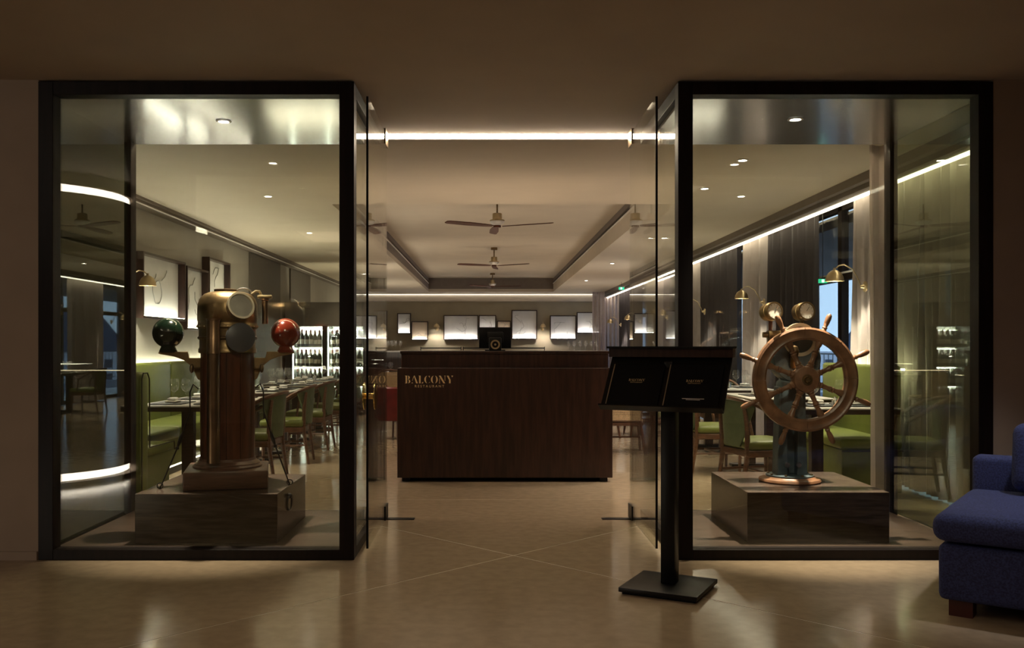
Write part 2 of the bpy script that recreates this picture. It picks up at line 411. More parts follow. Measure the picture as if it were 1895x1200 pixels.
# ------------------------------------------------------------------ window wall (right)
ys = [5.5, 7.4, 9.15, 10.3, 12.1, 13.05, 13.55, 15.8, 17.6, 19.4, 21.2, 23, 25, YB]
for i in range(len(ys)-1):
    y0, y1 = ys[i], ys[i+1]
    wn = MB(); wn.box(3.95, 4.03, y0, y0+.07, 0, 2.84); wn.box(3.95, 4.03, y1-.04, y1, 0, 2.84)
    wn.box(3.95, 4.03, y0, y1, 2.76, 2.84); wn.box(3.95, 4.03, y0, y1, 0, .06); wn.box(3.94, 4.04, y0, y1, 1.98, 2.07)
    wo = struct('window_%d' % (i+1), wn, m_frame)
    MB().box(3.985, 3.995, y0+.07, y1-.04, .06, 1.98).build('pane', g_win, wo)
    MB().box(3.985, 3.995, y0+.07, y1-.04, 2.07, 2.76).build('pane', g_win, wo)
    MB().box(3.935, 3.94, y0+.07, y1-.04, 2.05, 2.07).build('transom_bead', m_white, wo)
# terrace outside
struct('ground_terrace', MB().box(4.03, 9, 4, 34, -.15, -.01), m_terr)
struct('roof_terrace_soffit', MB().box(4.04, 6.6, 4, 34, 2.62, 2.75), m_tray)
rl = thing('terrace_railing', 'dark metal balcony railing outside the windows', 'railing', (8.6, 20, 0))
MB().box(8.58, 8.62, 4, 34, 1.02, 1.06).build('top_rail', m_black, rl)
MB().box(8.59, 8.61, 4, 34, .10, .13).build('bottom_rail', m_black, rl)
for i in range(100): MB().box(8.592, 8.608, 4+i*.3, 4.016+i*.3, .13, 1.02).build('baluster', m_black, rl)
hv = []; hf = []
random.seed(3); NH = 60
for i in range(NH+1):
    y = -20+i*8; h = 9+8*math.sin(i*.21+1.0)+3*math.sin(i*.8)
    hv += [(150, y, -30), (190, y, h+5), (260, y, h*.4+2)]
for i in range(NH):
    for k in range(2): a = i*3+k; hf.append((a, a+3, a+4, a+1))
struct('hills', MB().add(hv, hf, True), m_hill)
random.seed(12)
for i in range(14):
    y = 24+i*9+random.random()*2; x = 44+random.random()*30; h = -2+random.random()*3; wd = 3+random.random()*3
    b = thing('apartment_building', 'pale distant apartment block, %d rows of windows, standing %s beyond the terrace railing' % (5, ORD[i % 12] if i < 12 else ('farthest but one', 'farthest')[i-12]), 'building', (x, y, -14), 'distant blocks beyond the terrace')
    MB().box(x, x+7, y, y+wd, -14, h).build('wall', m_build, b)
    MB().box(x-.2, x+7.2, y-.2, y+wd+.2, h, h+.25).build('roof', m_build, b)
    wb = MB()
    for fz in range(5):
        for fy in range(3):
            z = h-1.9-fz*1.9; yy = y+.35+fy*(wd-.3)/3
            wb.box(x-.03, x, yy, yy+.6, z, z+1.1); wb.box(x+.5+fy*2, x+1.6+fy*2, y-.03, y, z, z+1.1)
    wb.build('windows', m_dwin, b)['kind'] = 'stuff'

# ------------------------------------------------------------------ curtains
def curtain(y0, y1, x, z0, z1, m, label, amp=.05, pitch=.11, along='y', gather=0.0, name='curtain', group=None, slope=0):
    n = max(12, int(abs(y1-y0)/pitch*8)); rows = 6; vs = []; fs = []
    ph = random.random()*6
    for r_ in range(rows+1):
        v = r_/rows; z = z0+(z1-z0)*v
        for i in range(n+1):
            u = i/n; k = 1+gather*(1-v)
            c = (y0+y1)/2; yy = c+(y0+(y1-y0)*u-c)*(1-gather*math.sin(v*PI)*.25)+slope*(1-v)
            a = 2*PI*u*abs(y1-y0)/pitch+ph
            off = amp*(math.sin(a)+.35*math.sin(a*1.7+ph+v*2))*(.75+.25*(1-v))
            yy += .25*amp*math.sin(a*.5+v*3)
            vs.append((x+off, yy, z) if along == 'y' else (yy, x+off, z))
    for r_ in range(rows):
        for i in range(n): a = r_*(n+1)+i; fs.append((a, a+1, a+n+2, a+n+1))
    o = MB().add(vs, fs, True).build(name, m, origin=(x, (y0+y1)/2, z0) if along == 'y' else ((y0+y1)/2, x, z0))
    tag(o, label, 'curtain', group); return o
CX = 3.66
curtain(5.6, 8.35, CX, .02, 2.80, m_curtl, 'pale curtain beside the right vitrine glass', pitch=.13)
curtain(2.90, 3.06, 6.97, .02, 2.77, m_curtl, 'narrow pale curtain hanging right behind the right vitrine post', amp=.03, pitch=.08, along='x')
curtain(8.45, 9.15, CX-.02, .02, 2.80, m_curtl, 'pale gathered curtain behind the nearest window sconce', amp=.08, pitch=.15, gather=.3)
curtain(10.25, 12.0, CX+.03, .02, 2.80, m_curtd, 'dark sheer curtain behind the ship gauges', amp=.06, pitch=.13)
curtain(12.0, 13.05, CX, .02, 2.80, m_curtl, 'pale gathered curtain left of the ship gauges', amp=.075, pitch=.14, gather=.2)
curtain(13.5, 15.8, CX+.03, .02, 2.80, m_curtd, 'dark sheer curtain behind the menu stand top', amp=.055, pitch=.14)
curtain(15.8, 16.8, CX, .02, 2.80, m_curtl, 'pale gathered curtain at the edge of the right vitrine post', amp=.05, pitch=.10)
curtain(17.4, 19.2, CX+.03, .02, 2.80, m_curtd, 'dark sheer curtain further down the window wall', amp=.04, pitch=.12)
curtain(19.35, 21, CX, .02, 2.80, m_curtl, 'pale curtain further down the window wall', amp=.05, pitch=.12)
curtain(22, 25.6, CX+.02, .02, 2.80, m_curtd, 'dark sheer curtain at the far end of the window wall', amp=.04, pitch=.14)
curtain(3.28, 4.0, YB-.3, .02, 2.76, m_curtl, 'brown pleated curtain in the far corner, right half', amp=.05, pitch=.11, along='x')
curtain(2.95, 3.28, 25.9, .02, 2.76, m_curtl, 'brown pleated curtain in the far corner, left half', amp=.05, pitch=.11, along='x')

# ------------------------------------------------------------------ vitrines
def vitrine(x0, x1, side):
    inner = x1 if side == 'left' else x0       # the edge next to the entrance
    lab = 'black framed glass display vitrine on the %s of the entrance, holding the %s' % (side, 'binnacle' if side == 'left' else 'ship wheel')
    t = thing('display_vitrine', lab, 'display case', ((x0+x1)/2, (D1+D2)/2, 0))
    p = .086
    for (a, b) in ((x0, x0+p), (x1-p, x1)): MB().box(a, b, D1, D1+.10, 0, 2.79).build('post', m_frame, t, bevel=.003)
    MB().box(x0+p, x1-p, D1, D1+.10, 2.714, 2.79).build('top_beam', m_frame, t, bevel=.003)
    MB().box(x0+p, x1-p, D1, D1+.10, 0, .06).build('bottom_beam', m_frame, t, bevel=.003)
    # inner side beams running into depth, outer back post
    ix0, ix1 = (inner-.055, inner) if side == 'left' else (inner, inner+.055)
    MB().box(ix0, ix1, D1+.10, D2, 2.714, 2.79).build('side_beam', m_frame, t, bevel=.003)
    MB().box(ix0, ix1, D1+.10, D2, 0, .06).build('side_beam', m_frame, t, bevel=.003)
    ox0, ox1 = (x0-.0, x0+.055) if side == 'left' else (x1-.055, x1)
    MB().box(ox0, ox1, D2-.08, D2+.02, 0, 2.79).build('back_post', m_frame, t, bevel=.003)
    MB().box(x0+.03, x1-.03, D1+.10, D2, 2.714, 2.735).build('soffit_panel', m_soffit, t)
    MB().box(x0+.06, x1-.06, D1+.10, D2, 0, .055).build('floor_panel', m_vfloor, t)
    MB().box(x0+p-.01, x1-p+.01, D1+.05, D1+.06, .06, 2.714).build('front_pane', g_vit, t)
    MB().box(x0+.05, x1-.056 if side == 'left' else x1-.06, D2-.02, D2-.01, .056, 2.714).build('rear_pane', g_vit, t)
    sx_ = inner-.03 if side == 'left' else inner+.02
    MB().box(sx_, sx_+.01, D1+.10, D2-.02, .06, 2.714).build('side_pane', g_vit, t)
    if side == 'left': MB().box(x0+.012, x0+.03, D1+.10, D2-.08, .056, 2.714).build('mirror_pane', g_back, t, label='dark back-painted reflecting glass side')
    else: MB().box(x1-.04, x1-.028, D1+.10, D2-.08, .056, 2.714).build('outer_pane', glass('tinted_pane_glass', (.58, .63, .50), .09), t, label='green tinted glass side')
    return t
vitrine(XL0, XL1, 'left'); vitrine(XR0, XR1, 'right')

def plinth(x0, x1, y0, y1, h, label):
    o = MB().box(x0, x1, y0, y1, .056, h).build('display_plinth', m_plinth, origin=((x0+x1)/2, (y0+y1)/2, .056), bevel=.003)
    return tag(o, label, 'plinth')
plinth(-2.13, -1.27, 5.54, 6.39, .355, 'dark wooden square plinth carrying the brass binnacle')
plinth(1.57, 2.43, 5.56, 6.46, .362, 'dark wooden square plinth carrying the ship wheel')

# glass doors, pivoted open along the vitrine sides
def door(x, side):
    t = thing('door_1' if side == 'left' else 'door_2', 'open frameless glass door leaf beside the %s vitrine' % side, 'door', (x, 6.6, 0))
    MB().box(x-.006, x+.006, 5.60, 6.62, .012, 2.77).build('glass_leaf', g_door, t)
    e = MB().box(x-.0065, x+.0065, 5.597, 5.602, .012, 2.77); e.build('polished_edge', m_blackm, t)
    MB().box(x-.012, x+.012, 6.50, 6.66, .010, .11).build('floor_pivot', m_black, t)
    MB().box(x-.012, x+.012, 6.50, 6.66, 2.68, 2.79).build('top_pivot', m_brassd, t)
    for sgn in (-1, 1):
        k = MB(); M = Matrix.Rotation(PI/2*sgn, 4, 'Y')
        k.lathe([(0, .006), (.018, .006), (.018, .022), (.030, .026), (.083, .030), (.085, .036), (.076, .039), (0, .041)], (x, 5.72, .935), 28, M=M)
        k.build('pull_handle', m_gold, t, label='round polished brass pull handle')
door(-.735, 'left'); door(1.028, 'right')
for i, (x0, x1) in enumerate(((-.93, -.53), (.82, 1.22))):
    tag(MB().box(x0, x1, 6.585, 6.655, 0, .004).build('floor_plate', m_black, origin=((x0+x1)/2, 6.62, 0)),
        'dark metal door closer plate in the floor under the %s glass door' % ('left', 'right')[i], 'plate')

# ------------------------------------------------------------------ lettering
def crescent(cx, cy, rx, ry, th, side, n=14, a=80):
    o = []
    for i in range(n+1):
        t_ = R(-a+2*a*i/n); o.append((cx+side*rx*math.cos(t_), cy+ry*math.sin(t_)))
    for i in range(n+1):
        t_ = R(a-2*a*i/n); o.append((cx+side*(rx-th)*math.cos(t_), cy+ry*math.sin(t_)))
    return o
def rect(x0, x1, y0, y1): return [(x0, y0), (x1, y0), (x1, y1), (x0, y1)]
GL = {
 'B': (.72, [rect(.08, .27, 0, 1), rect(0, .08, .95, 1), rect(0, .08, 0, .05), crescent(.33, .76, .28, .24, .17, 1, a=86), crescent(.33, .26, .36, .26, .19, 1, a=86)]),
 'A': (.86, [[(.34, 1), (.44, 1), (.86, 0), (.62, 0)], [(0, 0), (.24, 0), (.13, .16)], [(.30, .93), (.34, .85), (.14, .30), (.11, .36)]]),
 'L': (.62, [rect(.06, .26, 0, 1), rect(0, .06, .95, 1), [(.34, 0), (.60, 0), (.60, .22)]]),
 'C': (.78, [crescent(.45, .5, .43, .5, .21, -1, a=84), [(.56, .98), (.74, .98), (.72, .70)], [(.56, .02), (.74, .10), (.76, .20), (.6, .03)]]),
 'O': (.92, [crescent(.41, .5, .40, .5, .20, -1, a=84), crescent(.50, .5, .40, .5, .20, 1, a=84)]),
 'N': (.96, [[(.02, 1), (.27, 1), (.86, 0), (.62, 0)], [(0, 0), (.24, 0), (.155, .08), (.155, .60), (.085, .70), (.085, .08)], [(.70, 1), (.94, 1), (.86, .92), (.86, .30), (.79, .40), (.79, .92)]]),
 'Y': (.84, [[(0, 1), (.24, 1), (.50, .45), (.50, 0), (.30, 0), (.30, .42)], [(.60, 1), (.84, 1), (.70, .78)]]),
}
def word(txt, width, fn, depth=.002):
    mb = MB(); x = 0; parts = []
    for ch in txt:
        wd, ps = GL[ch]
        for p in ps: parts.append([(a+x, b) for a, b in p])
        x += wd+.10
    s = width/(x-.10)
    for p in parts: mb.poly([(a*s, b*s) for a, b in p], fn, depth)
    return mb, s
def text(body, size, parent, loc, rot, m, name='lettering', space=1.3):
    c = bpy.data.curves.new(name, 'FONT'); c.body = body; c.size = size; c.align_x = 'CENTER'; c.space_character = space; c.extrude = .0006
    c.materials.append(m); tmp = bpy.data.objects.new('tmp', c); COL.objects.link(tmp)
    me = bpy.data.meshes.new_from_object(tmp.evaluated_get(bpy.context.evaluated_depsgraph_get())); bpy.data.objects.remove(tmp)
    o = bpy.data.objects.new(name, me); COL.objects.link(o); o.parent = parent; o.location = loc; o.rotation_euler = rot
    return o

# ------------------------------------------------------------------ reception counter
t = thing('reception_counter', 'long dark wooden reception counter with gold lettering in the entrance', 'counter', (.155, 8.75, 0))
MB().box(-.83, 1.14, 8.40, 9.05, .04, 1.045).build('counter_body', m_walnut_v, t, bevel=.004)
MB().box(-.80, 1.11, 8.47, 9.00, 1.045, 1.175).build('upper_panel', m_walnut_v, t, bevel=.003)
MB().box(-.81, 1.12, 8.46, 9.02, 1.175, 1.20).build('worktop', m_walnut_v, t, bevel=.003)
MB().box(.1, .104, 8.455, 8.468, 1.05, 1.175).build('panel_joint', m_blackm, t)
MB().box(-.74, 1.05, 8.52, 9.0, 0, .041).build('gap_light_block', m_blackm, t)  # added block that stops light passing under the counter
for x in (-.79, 1.03):
    for y in (8.45, 8.92): MB().box(x, x+.07, y, y+.07, 0, .04).build('foot', m_black, t)
mb, s = word('BALCONY', .44, lambda u, v, d: (-.758+u, 8.399-d, .905+v)); mb.build('lettering', m_goldl, t, label='gold word BALCONY in stencil capitals')
to = text('RESTAURANT', .032, t, (-.535-.155, 8.398-8.75, .868), (PI/2, 0, 0), m_goldl, space=1.5)

# monitor seen from behind
t = thing('monitor', 'black monitor seen from behind on the reception counter', 'monitor', (.064, 8.75, 1.2))
MB().rbox(-.085, .22, 8.74, 8.77, 1.225, 1.425, .006, 2).build('screen_back', m_blackm, t)
MB().rbox(-.01, .145, 8.715, 8.742, 1.28, 1.38, .008, 2).build('rear_housing', m_black, t)
MB().cyl((.067, 8.74, 1.21), (.067, 8.74, 1.25), .018).build('stand_neck', m_black, t)
MB().rbox(-.03, .165, 8.66, 8.84, 1.20, 1.212, .004, 2).build('stand_base', m_black, t)
t = thing('round_dial_gadget', 'small black box with a brass ring face on the counter in front of the monitor', 'gadget', (.065, 8.58, 1.2))
MB().rbox(.01, .125, 8.56, 8.64, 1.2, 1.325, .008, 2).build('case', m_black, t)
MB().lathe([(.030, .0), (.044, .0), (.044, .012), (.030, .012), (.030, 0)], (.068, 8.56, 1.26), 28, axis='y').build('ring', m_brass, t, label='bright brass ring')
MB().lathe([(0, .003), (.022, .003), (.022, .0)], (.068, 8.56, 1.26), 20, axis='y').build('dial', m_blackm, t)
MB().lathe([(0, .005), (.010, .005), (.010, .0)], (.068, 8.557, 1.26), 16, axis='y').build('center_button', m_brass, t)

# ------------------------------------------------------------------ menu stand
yaw = R(-28); mx, my = .925, 4.70
t = thing('menu_stand', 'black metal menu stand with a slanted tray and square base', 'menu stand', (0, 0, 0)); WLOC[t.name] = (0, 0, 0)
MB().rbox(-.20, .20, -.20, .20, .012, .035, .003, 2).build('base', m_black, t)
MB().box(-.185, .185, -.185, .185, 0, .012).build('base_underside', m_blackm, t)
MB().rbox(-.037, .037, -.02, .055, .035, 1.08, .004, 2).build('pole', m_black, t)
MB().rbox(-.022, .022, -.01, .04, 1.06, 1.17, .004, 2).build('tray_bracket', m_black, t)
# tray: slanted board; local u across, s up the slope
lo = Vector((0, -.15, .935)); hi = Vector((0, .03, 1.195)); up = (hi-lo).normalized(); nrm = Vector((0, -up.z, up.y))
L_ = (hi-lo).length
def TR(u, v, d): return Vector((u, 0, 0))+lo+up*v+nrm*d
def tbox(mb, u0, u1, v0, v1, d0, d1):
    vs = [TR(u, v, d) for d in (d0, d1) for v in (v0, v1) for u in (u0, u1)]
    return mb.add(vs, [(0, 2, 3, 1), (4, 5, 7, 6), (0, 1, 5, 4), (2, 6, 7, 3), (0, 4, 6, 2), (1, 3, 7, 5)])
tbox(MB(), -.315, .315, 0, L_, -.012, 0).build('tray_board', m_black, t)
tbox(MB(), -.315, .315, -.008, .0, -.012, .035).build('tray_lip', m_black, t)
MB().box(-.325, .325, .0, .06, 1.19, 1.235).build('lamp_bar', m_walnut_v, t, bevel=.002)
MB().box(-.33, .33, -.02, .06, 1.235, 1.246).build('lamp_bar_cap', m_black, t)
menus = []
for i, u0 in enumerate((-.29, .01)):
    mt = thing('menu_folder', ['black menu folder with gold title on the left half of the stand', 'black menu folder with gold title and small white print, right half of the stand'][i], 'menu', (0, 0, 0), 'menu folders on the stand')
    WLOC[mt.name] = (0, 0, 0)
    tbox(MB(), u0, u0+.275, .004, .26, .001, .010).build('cover', m_blackm, mt)
    tbox(MB(), u0+.002, u0+.008, .006, .258, .010, .0115).build('spine_edge', m_steel, mt)
    mb, s = word('BALCONY', .085, lambda u, v, d, u0=u0: TR(u0+.10+u, .155+v, .0103+d), .0008)
    mb.build('lettering', m_goldl, mt, label='small gold word BALCONY')
    o = text('RESTAURANT', .008, mt, TR(u0+.142, .145, .0105), (math.atan2(up.z, up.y), 0, 0), m_goldl, space=1.4)
    if i == 1:
        lb_ = MB(); tbox(lb_, u0+.095, u0+.205, .056, .0595, .0103, .0108); tbox(lb_, u0+.115, u0+.185, .050, .0525, .0103, .0108)
        lb_.build('small_print', m_white, mt)
    place(mt, (mx, my, 0), yaw)
place(t, (mx, my, 0), yaw)

# ------------------------------------------------------------------ sofa
yaw_s = R(-36.5)
t = thing('sofa', 'navy blue fabric chaise sofa at the right edge', 'sofa', (0, 0, 0)); WLOC[t.name] = (0, 0, 0)
MB().rbox(.01, 1.8, .02, 1.08, .075, .335, .03, 3).build('base', m_navy, t)
MB().rbox(-.015, 1.8, -.01, .98, .345, .475, .055, 4, puff=.02, cuts=4).build('seat_cushion', m_navy, t)
MB().rbox(-.0, 1.8, 1.0, 1.16, .075, .645, .03, 3).build('backrest', m_navy, t)
for x in (.05, 1.6):
    for y in (.06, .95): MB().box(x, x+.10, y, y+.10, 0, .076).build('foot', m_redwood, t)
place(t, (2.06, 4.24, 0), yaw_s)
o = MB().rbox(0, .62, -.09, .09, -.18, .18, .06, 4, puff=0, cuts=2).build('cushion', m_navy)
tag(o, 'navy fabric cushion leaning upright on the sofa at the right edge', 'cushion')
c_, s_ = math.cos(yaw_s), math.sin(yaw_s)
o.location = (2.06+.215*c_-.86*s_, 4.24+.215*s_+.86*c_, .665); o.rotation_euler = (R(-12), 0, yaw_s)

# ------------------------------------------------------------------ binnacle
t = thing('ship_binnacle', 'antique brass and mahogany ship binnacle on the left plinth', 'binnacle', (0, 0, 0)); WLOC[t.name] = (0, 0, 0)
Z0 = 0
MB().rbox(-.255, .255, -.25, .25, 0, .115, .012, 2).build('base_block', m_blockw, t)
MB().lathe([(0, .115), (.215, .115), (.218, .125), (.205, .135), (.205, .142), (.190, .152), (.178, .160), (.175, .175), (0, .175)], n=40).build('base_moulding', m_blockw, t)
for i in range(12):
    a0 = 2*PI*i/12+.012; a1 = 2*PI*(i+1)/12-.012
    m2 = MB(); m2.lathe([(.150, .170), (.170, .170), (.171, .5), (.168, .86), (.150, .86)], n=3, a0=a0, a1=a1); m2.build('stave', m_mahog, t)
MB().cyl((0, 0, .17), (0, 0, .858), .160, 36).build('column_core', m_frame, t)
MB().lathe([(.172, .845), (.182, .850), (.182, .872), (.176, .880), (.176, .93), (.188, .94), (.188, .95), (.180, .955), (.180, 1.0), (.192, 1.012), (.192, 1.022), (.186, 1.03),
            (.186, 1.05), (.189, 1.055), (.189, 1.12), (.186, 1.16), (.172, 1.198), (.145, 1.225), (.11, 1.238), (.06, 1.243), (0, 1.243)], n=48).build('helmet', m_brassd, t, label='aged brass binnacle helmet')
MB().lathe([(0, 1.243), (.075, 1.243), (.075, 1.256), (.065, 1.258), (0, 1.258)], c=(-.01, 0, 0), n=28).build('helmet_cap', m_copper, t)
rv = MB()
for i in range(24):
    a = 2*PI*i/24; rv.sphere((.190*math.cos(a), .190*math.sin(a), 1.017), .006, 6)
rv.build('rivets', m_brass, t)['kind'] = 'stuff'
# sight port: short cylinder facing right-front and slightly up
dirp = Vector((.40, -.88, .30)).normalized(); Mq = dirp.to_track_quat('Z', 'Y').to_matrix().to_4x4()
cp = Vector((.075, -.165, 1.135))
MB().lathe([(.080, -.07), (.080, .030), (.088, .030), (.088, .042), (.076, .042), (.076, .020)], cp, 36, M=Mq).build('sight_port_ring', m_palebrass, t, label='bright brass sight port ring')
MB().lathe([(0, .024), (.078, .024), (.078, .018), (0, .018)], cp, 32, M=Mq).build('sight_port_glass', m_dial, t, label='cloudy pale port glass')
dird = Vector((.30, -.95, .02)).normalized(); Mq = dird.to_track_quat('Z', 'Y').to_matrix().to_4x4()
MB().lathe([(0, .0), (.090, .0), (.092, .004), (.092, .014), (.086, .018), (0, .018)], Vector((.085, -.205, .945)), 36, M=Mq).build('port_cover', m_disk, t, label='dark slate grey round port cover')
tb_ = MB(); tb_.lathe([(0, .165), (.040, .165), (.040, .84), (.043, .842), (.043, .856), (.040, .86), (.040, 1.05), (.044, 1.052), (.044, 1.062), (.036, 1.062), (.036, 1.02), (0, 1.02)], (-.075, -.215, 0), 24)
tb_.build('heeling_tube', m_copper, t, label='vertical brown brass tube')
tb_ = MB(); tb_.box(-.10, -.05, -.20, -.16, .60, .63); tb_.box(-.10, -.05, -.20, -.16, .95, .98); tb_.build('tube_bracket', m_brassd, t)
# side lamp
lp = MB(); lp.lathe([(0, 1.035), (.020, 1.035), (.020, 1.185), (.026, 1.19), (.026, 1.197), (0, 1.20)], (.235, -.02, 0), 16); lp.build('lamp_tube', m_copper, t)
lp = MB(); lp.tube([(.15, -.04, 1.225), (.175, -.04, 1.245), (.20, -.03, 1.245), (.215, -.03, 1.215)], .008, 8); lp.rbox(.185, .28, -.05, .01, 1.20, 1.222, .008, 2); lp.build('lamp_bracket', m_brass, t)
lp = MB(); lp.tube([(.10+.06*math.cos(a), -.03, 1.215+.05*math.sin(a)) for a in [PI*i/12 for i in range(13)]], .005, 6); lp.build('carry_hoop', m_steel, t)
for sg, mm, nm in ((-1, m_gball, 'dark green lacquered compensating sphere'), (1, m_rball, 'red lacquered compensating sphere')):
    b = MB(); cxx = sg*.365
    b.sphere((cxx, 0, .975), .097, 32); b.lathe([(.05, .862), (.052, .868), (.040, .895), (.045, .91)], (cxx, 0, 0), 24); b.lathe([(0, .850), (.055, .850), (.055, .864), (0, .864)], (cxx, 0, 0), 24)
    b.build('compensating_sphere', mm, t, label=nm)
    prof = [(.165, .815), (.235, .815), (.245, .855), (.42, .855), (.42, .842), (.38, .834), (.32, .822), (.265, .80), (.225, .765), (.20, .72), (.185, .68), (.165, .67)]
    MB().poly([(sg*a, b_) for a, b_ in prof], lambda u, v, d: (u, -.03+d, v), .06).build('sphere_bracket', m_brassd, t, bevel=.003)
    kb = MB(); kb.cyl((sg*.165, -.06, .75), (sg*.205, -.075, .75), .009, 10); kb.sphere((sg*.215, -.08, .75), .024, 14, (.6, 1, 1.3)); kb.build('knob', m_brassd, t)
    # rope stay with turnbuckle
    A = Vector((sg*.175, -.07, .62)); B = Vector((sg*.30, -.10, .25)); C = Vector((sg*(.40 if sg < 0 else .39), -.12, .004 if sg < 0 else -.0))
    st = MB(); st.tube([A, A+Vector((sg*.03, -.02, .03)), A+Vector((sg*.05, -.02, -.02)), A.lerp(B, .4), B, C], .0045, 6)
    st.tube([A.lerp(B, .75), A.lerp(B, .82), A.lerp(B, .9), B], [.005, .012, .012, .005], 8); st.sphere(B, .013, 8)
    st.tube([C+Vector((.018*math.cos(a), .0, .016+.018*math.sin(a))) for a in [2*PI*i/10 for i in range(10)]], .004, 6, closed=True)
    st.build('stay_rod', m_black, t)
place(t, (-1.68, 5.93, .356), R(13))
# hook ring on the plinth side
tag(MB().tube([(-1.262+.02*math.cos(a)*.2, 5.84+.045*math.cos(a), .25+.045*math.sin(a)) for a in [2*PI*i/16 for i in range(16)]], .006, 8, closed=True)
    .sphere((-1.262, 5.84, .295), .018, 10).build('ring_hook', m_black, origin=(-1.262, 5.84, .25)), 'small black ring hook on the side of the left plinth', 'hook')

# ------------------------------------------------------------------ ship wheel on iron pedestal
t = thing('ship_wheel_stand', 'antique ship steering wheel with brass gauges on a grey iron pedestal', 'ship wheel', (0, 0, 0)); WLOC[t.name] = (0, 0, 0)
MB().lathe([(0, 0), (.190, 0), (.197, .010), (.192, .022), (.165, .030), (.160, .036), (0, .036)], n=44).build('round_base', m_oak, t)
MB().lathe([(0, .036), (.150, .036), (.150, .046), (.12, .050), (0, .050)], n=40).build('base_flange', m_iron, t)
bo = MB()
for i in range(8): bo.cyl((.135*math.cos(i*PI/4+.3), .135*math.sin(i*PI/4+.3), .046), (.135*math.cos(i*PI/4+.3), .135*math.sin(i*PI/4+.3), .056), .009, 6)
bo.build('flange_bolts', m_brassd, t)['kind'] = 'stuff'
pd = MB()
for sg in (-1, 1):
    pts = [(sg*.030, .048), (sg*.098, .048), (sg*.088, .40), (sg*.085, .62), (sg*.05, .62), (sg*.034, .40)]
    pd.poly(pts if sg > 0 else pts[::-1], lambda u, v, d: (u, -.06+d, v), .12)
pd.box(-.035, .035, .0, .03, .05, .62); pd.build('iron_legs', m_iron, t, bevel=.006)
for sg in (-1, 1):
    k = MB(); k.lathe([(0, .014), (.016, .014), (.020, .006), (.020, 0)], (sg*.038, -.06, .115), 14, axis='y'); k.build('leg_bolt', m_steel, t)
MB().rbox(-.075, .075, -.065, .065, .42, .66, .02, 2).build('gear_box', m_iron, t)
MB().lathe([(0, -.07), (.150, -.07), (.155, -.06), (.155, .055), (.148, .065), (0, .065)], (.03, 0, .80), 44, axis='y').build('drum_housing', m_iron, t)
MB().lathe([(.085, .04), (.108, .04), (.108, .075), (.085, .075), (.085, .04)], (.045, 0, .925), 36, axis='y').build('dial_rim', m_palebrass, t, label='arched brass indicator rim')
MB().lathe([(0, .06), (.086, .06), (.086, .0)], (.045, 0, .925), 32, axis='y').build('dial_face', m_oak, t)
for (gx, yw, l) in ((-.125, 16, 'left'), (.085, 12, 'right')):
    gg = MB(); d_ = Vector((math.sin(R(yw)), -math.cos(R(yw)), .08)).normalized(); Mq = d_.to_track_quat('Z', 'Y').to_matrix().to_4x4()
    c = Vector((gx, -.02, 1.108))
    gg.lathe([(0, -.065), (.045, -.065), (.056, -.055), (.056, -.02), (.060, -.018), (.060, .0), (.056, .002), (.056, .028), (.060, .030), (.060, .042), (.050, .042), (.050, .034)], c, 32, M=Mq)
    go = gg.build('gauge_drum', m_brassd, t); WLOC[go.name] = (0, 0, 0)
    MB().lathe([(0, .036), (.052, .036), (.052, .03)], c, 28, M=Mq).build('gauge_face', m_dial, go)
    tk = MB()
    for i in range(12):
        a = i*PI/6; p0 = Mq @ Vector((.038*math.cos(a), .038*math.sin(a), .0365)); p1 = Mq @ Vector((.047*math.cos(a), .047*math.sin(a), .0365))
        tk.tube([c+p0, c+p1], .0012, 4)
    tk.tube([c+Mq @ Vector((0, 0, .037)), c+Mq @ Vector((.02, .028, .037))], .0016, 4)
    tk.build('gauge_markings', m_black, go)
MB().cyl((-.125, -.0, 1.05), (-.125, .0, .985), .014, 12).build('gauge_stem', m_mahog, t)
MB().cyl((.085, .01, 1.05), (.06, .01, .95), .014, 12).build('gauge_stem', m_brassd, t)
vv = MB(); vv.rbox(-.145, -.06, -.035, .035, .93, .985, .008, 2); vv.cyl((-.145, 0, .957), (-.175, 0, .957), .018, 12); vv.cyl((-.13, 0, .93), (-.14, .0, .88), .014, 10); vv.build('valve_block', m_brassd, t)
MB().cyl((-.06, 0, 1.0), (.05, 0, 1.0), .008, 8).build('cross_pipe', m_steel, t)
MB().lathe([(0, .52), (.018, .52), (.026, .54), (.024, .60), (.030, .63), (.022, .66), (0, .67)], (-.0, -.09, .22), 16).build('handle_spindle', m_brassd, t)
# wheel
WC = Vector((.025, -.22, .674)); RO, RI = .328, .250
prof = [(RI, -.020), (RI+.012, -.026), (RI+.020, -.022), (RO-.022, -.022), (RO-.012, -.030), (RO, -.022), (RO, .022), (RO-.012, .030), (RO-.022, .022), (RI+.020, .022), (RI+.012, .026), (RI, .020), (RI, -.020)]
for i in range(8):
    a = R(24+45*i+22.5); f = MB(); f.lathe(prof, WC, 8, axis='y', a0=a+.004, a1=a+PI/4-.004); f.build('rim_segment', m_oak, t)
MB().lathe([(0, -.045), (.030, -.045), (.078, -.030), (.084, -.020), (.084, .022), (.076, .034), (.055, .037), (.035, .040), (0, .040)], WC, 40, axis='y').build('hub', m_oak, t, label='round wooden hub')
MB().lathe([(0, .052), (.012, .052), (.018, .058), (.022, .052), (.022, .046), (.033, .046), (.033, .038)], WC, 24, axis='y').build('hub_nut', m_brassd, t, label='brass centre nut')
MB().cyl(WC+Vector((0, .03, 0)), WC+Vector((0, .20, 0)), .028, 16).build('axle', m_brassd, t)
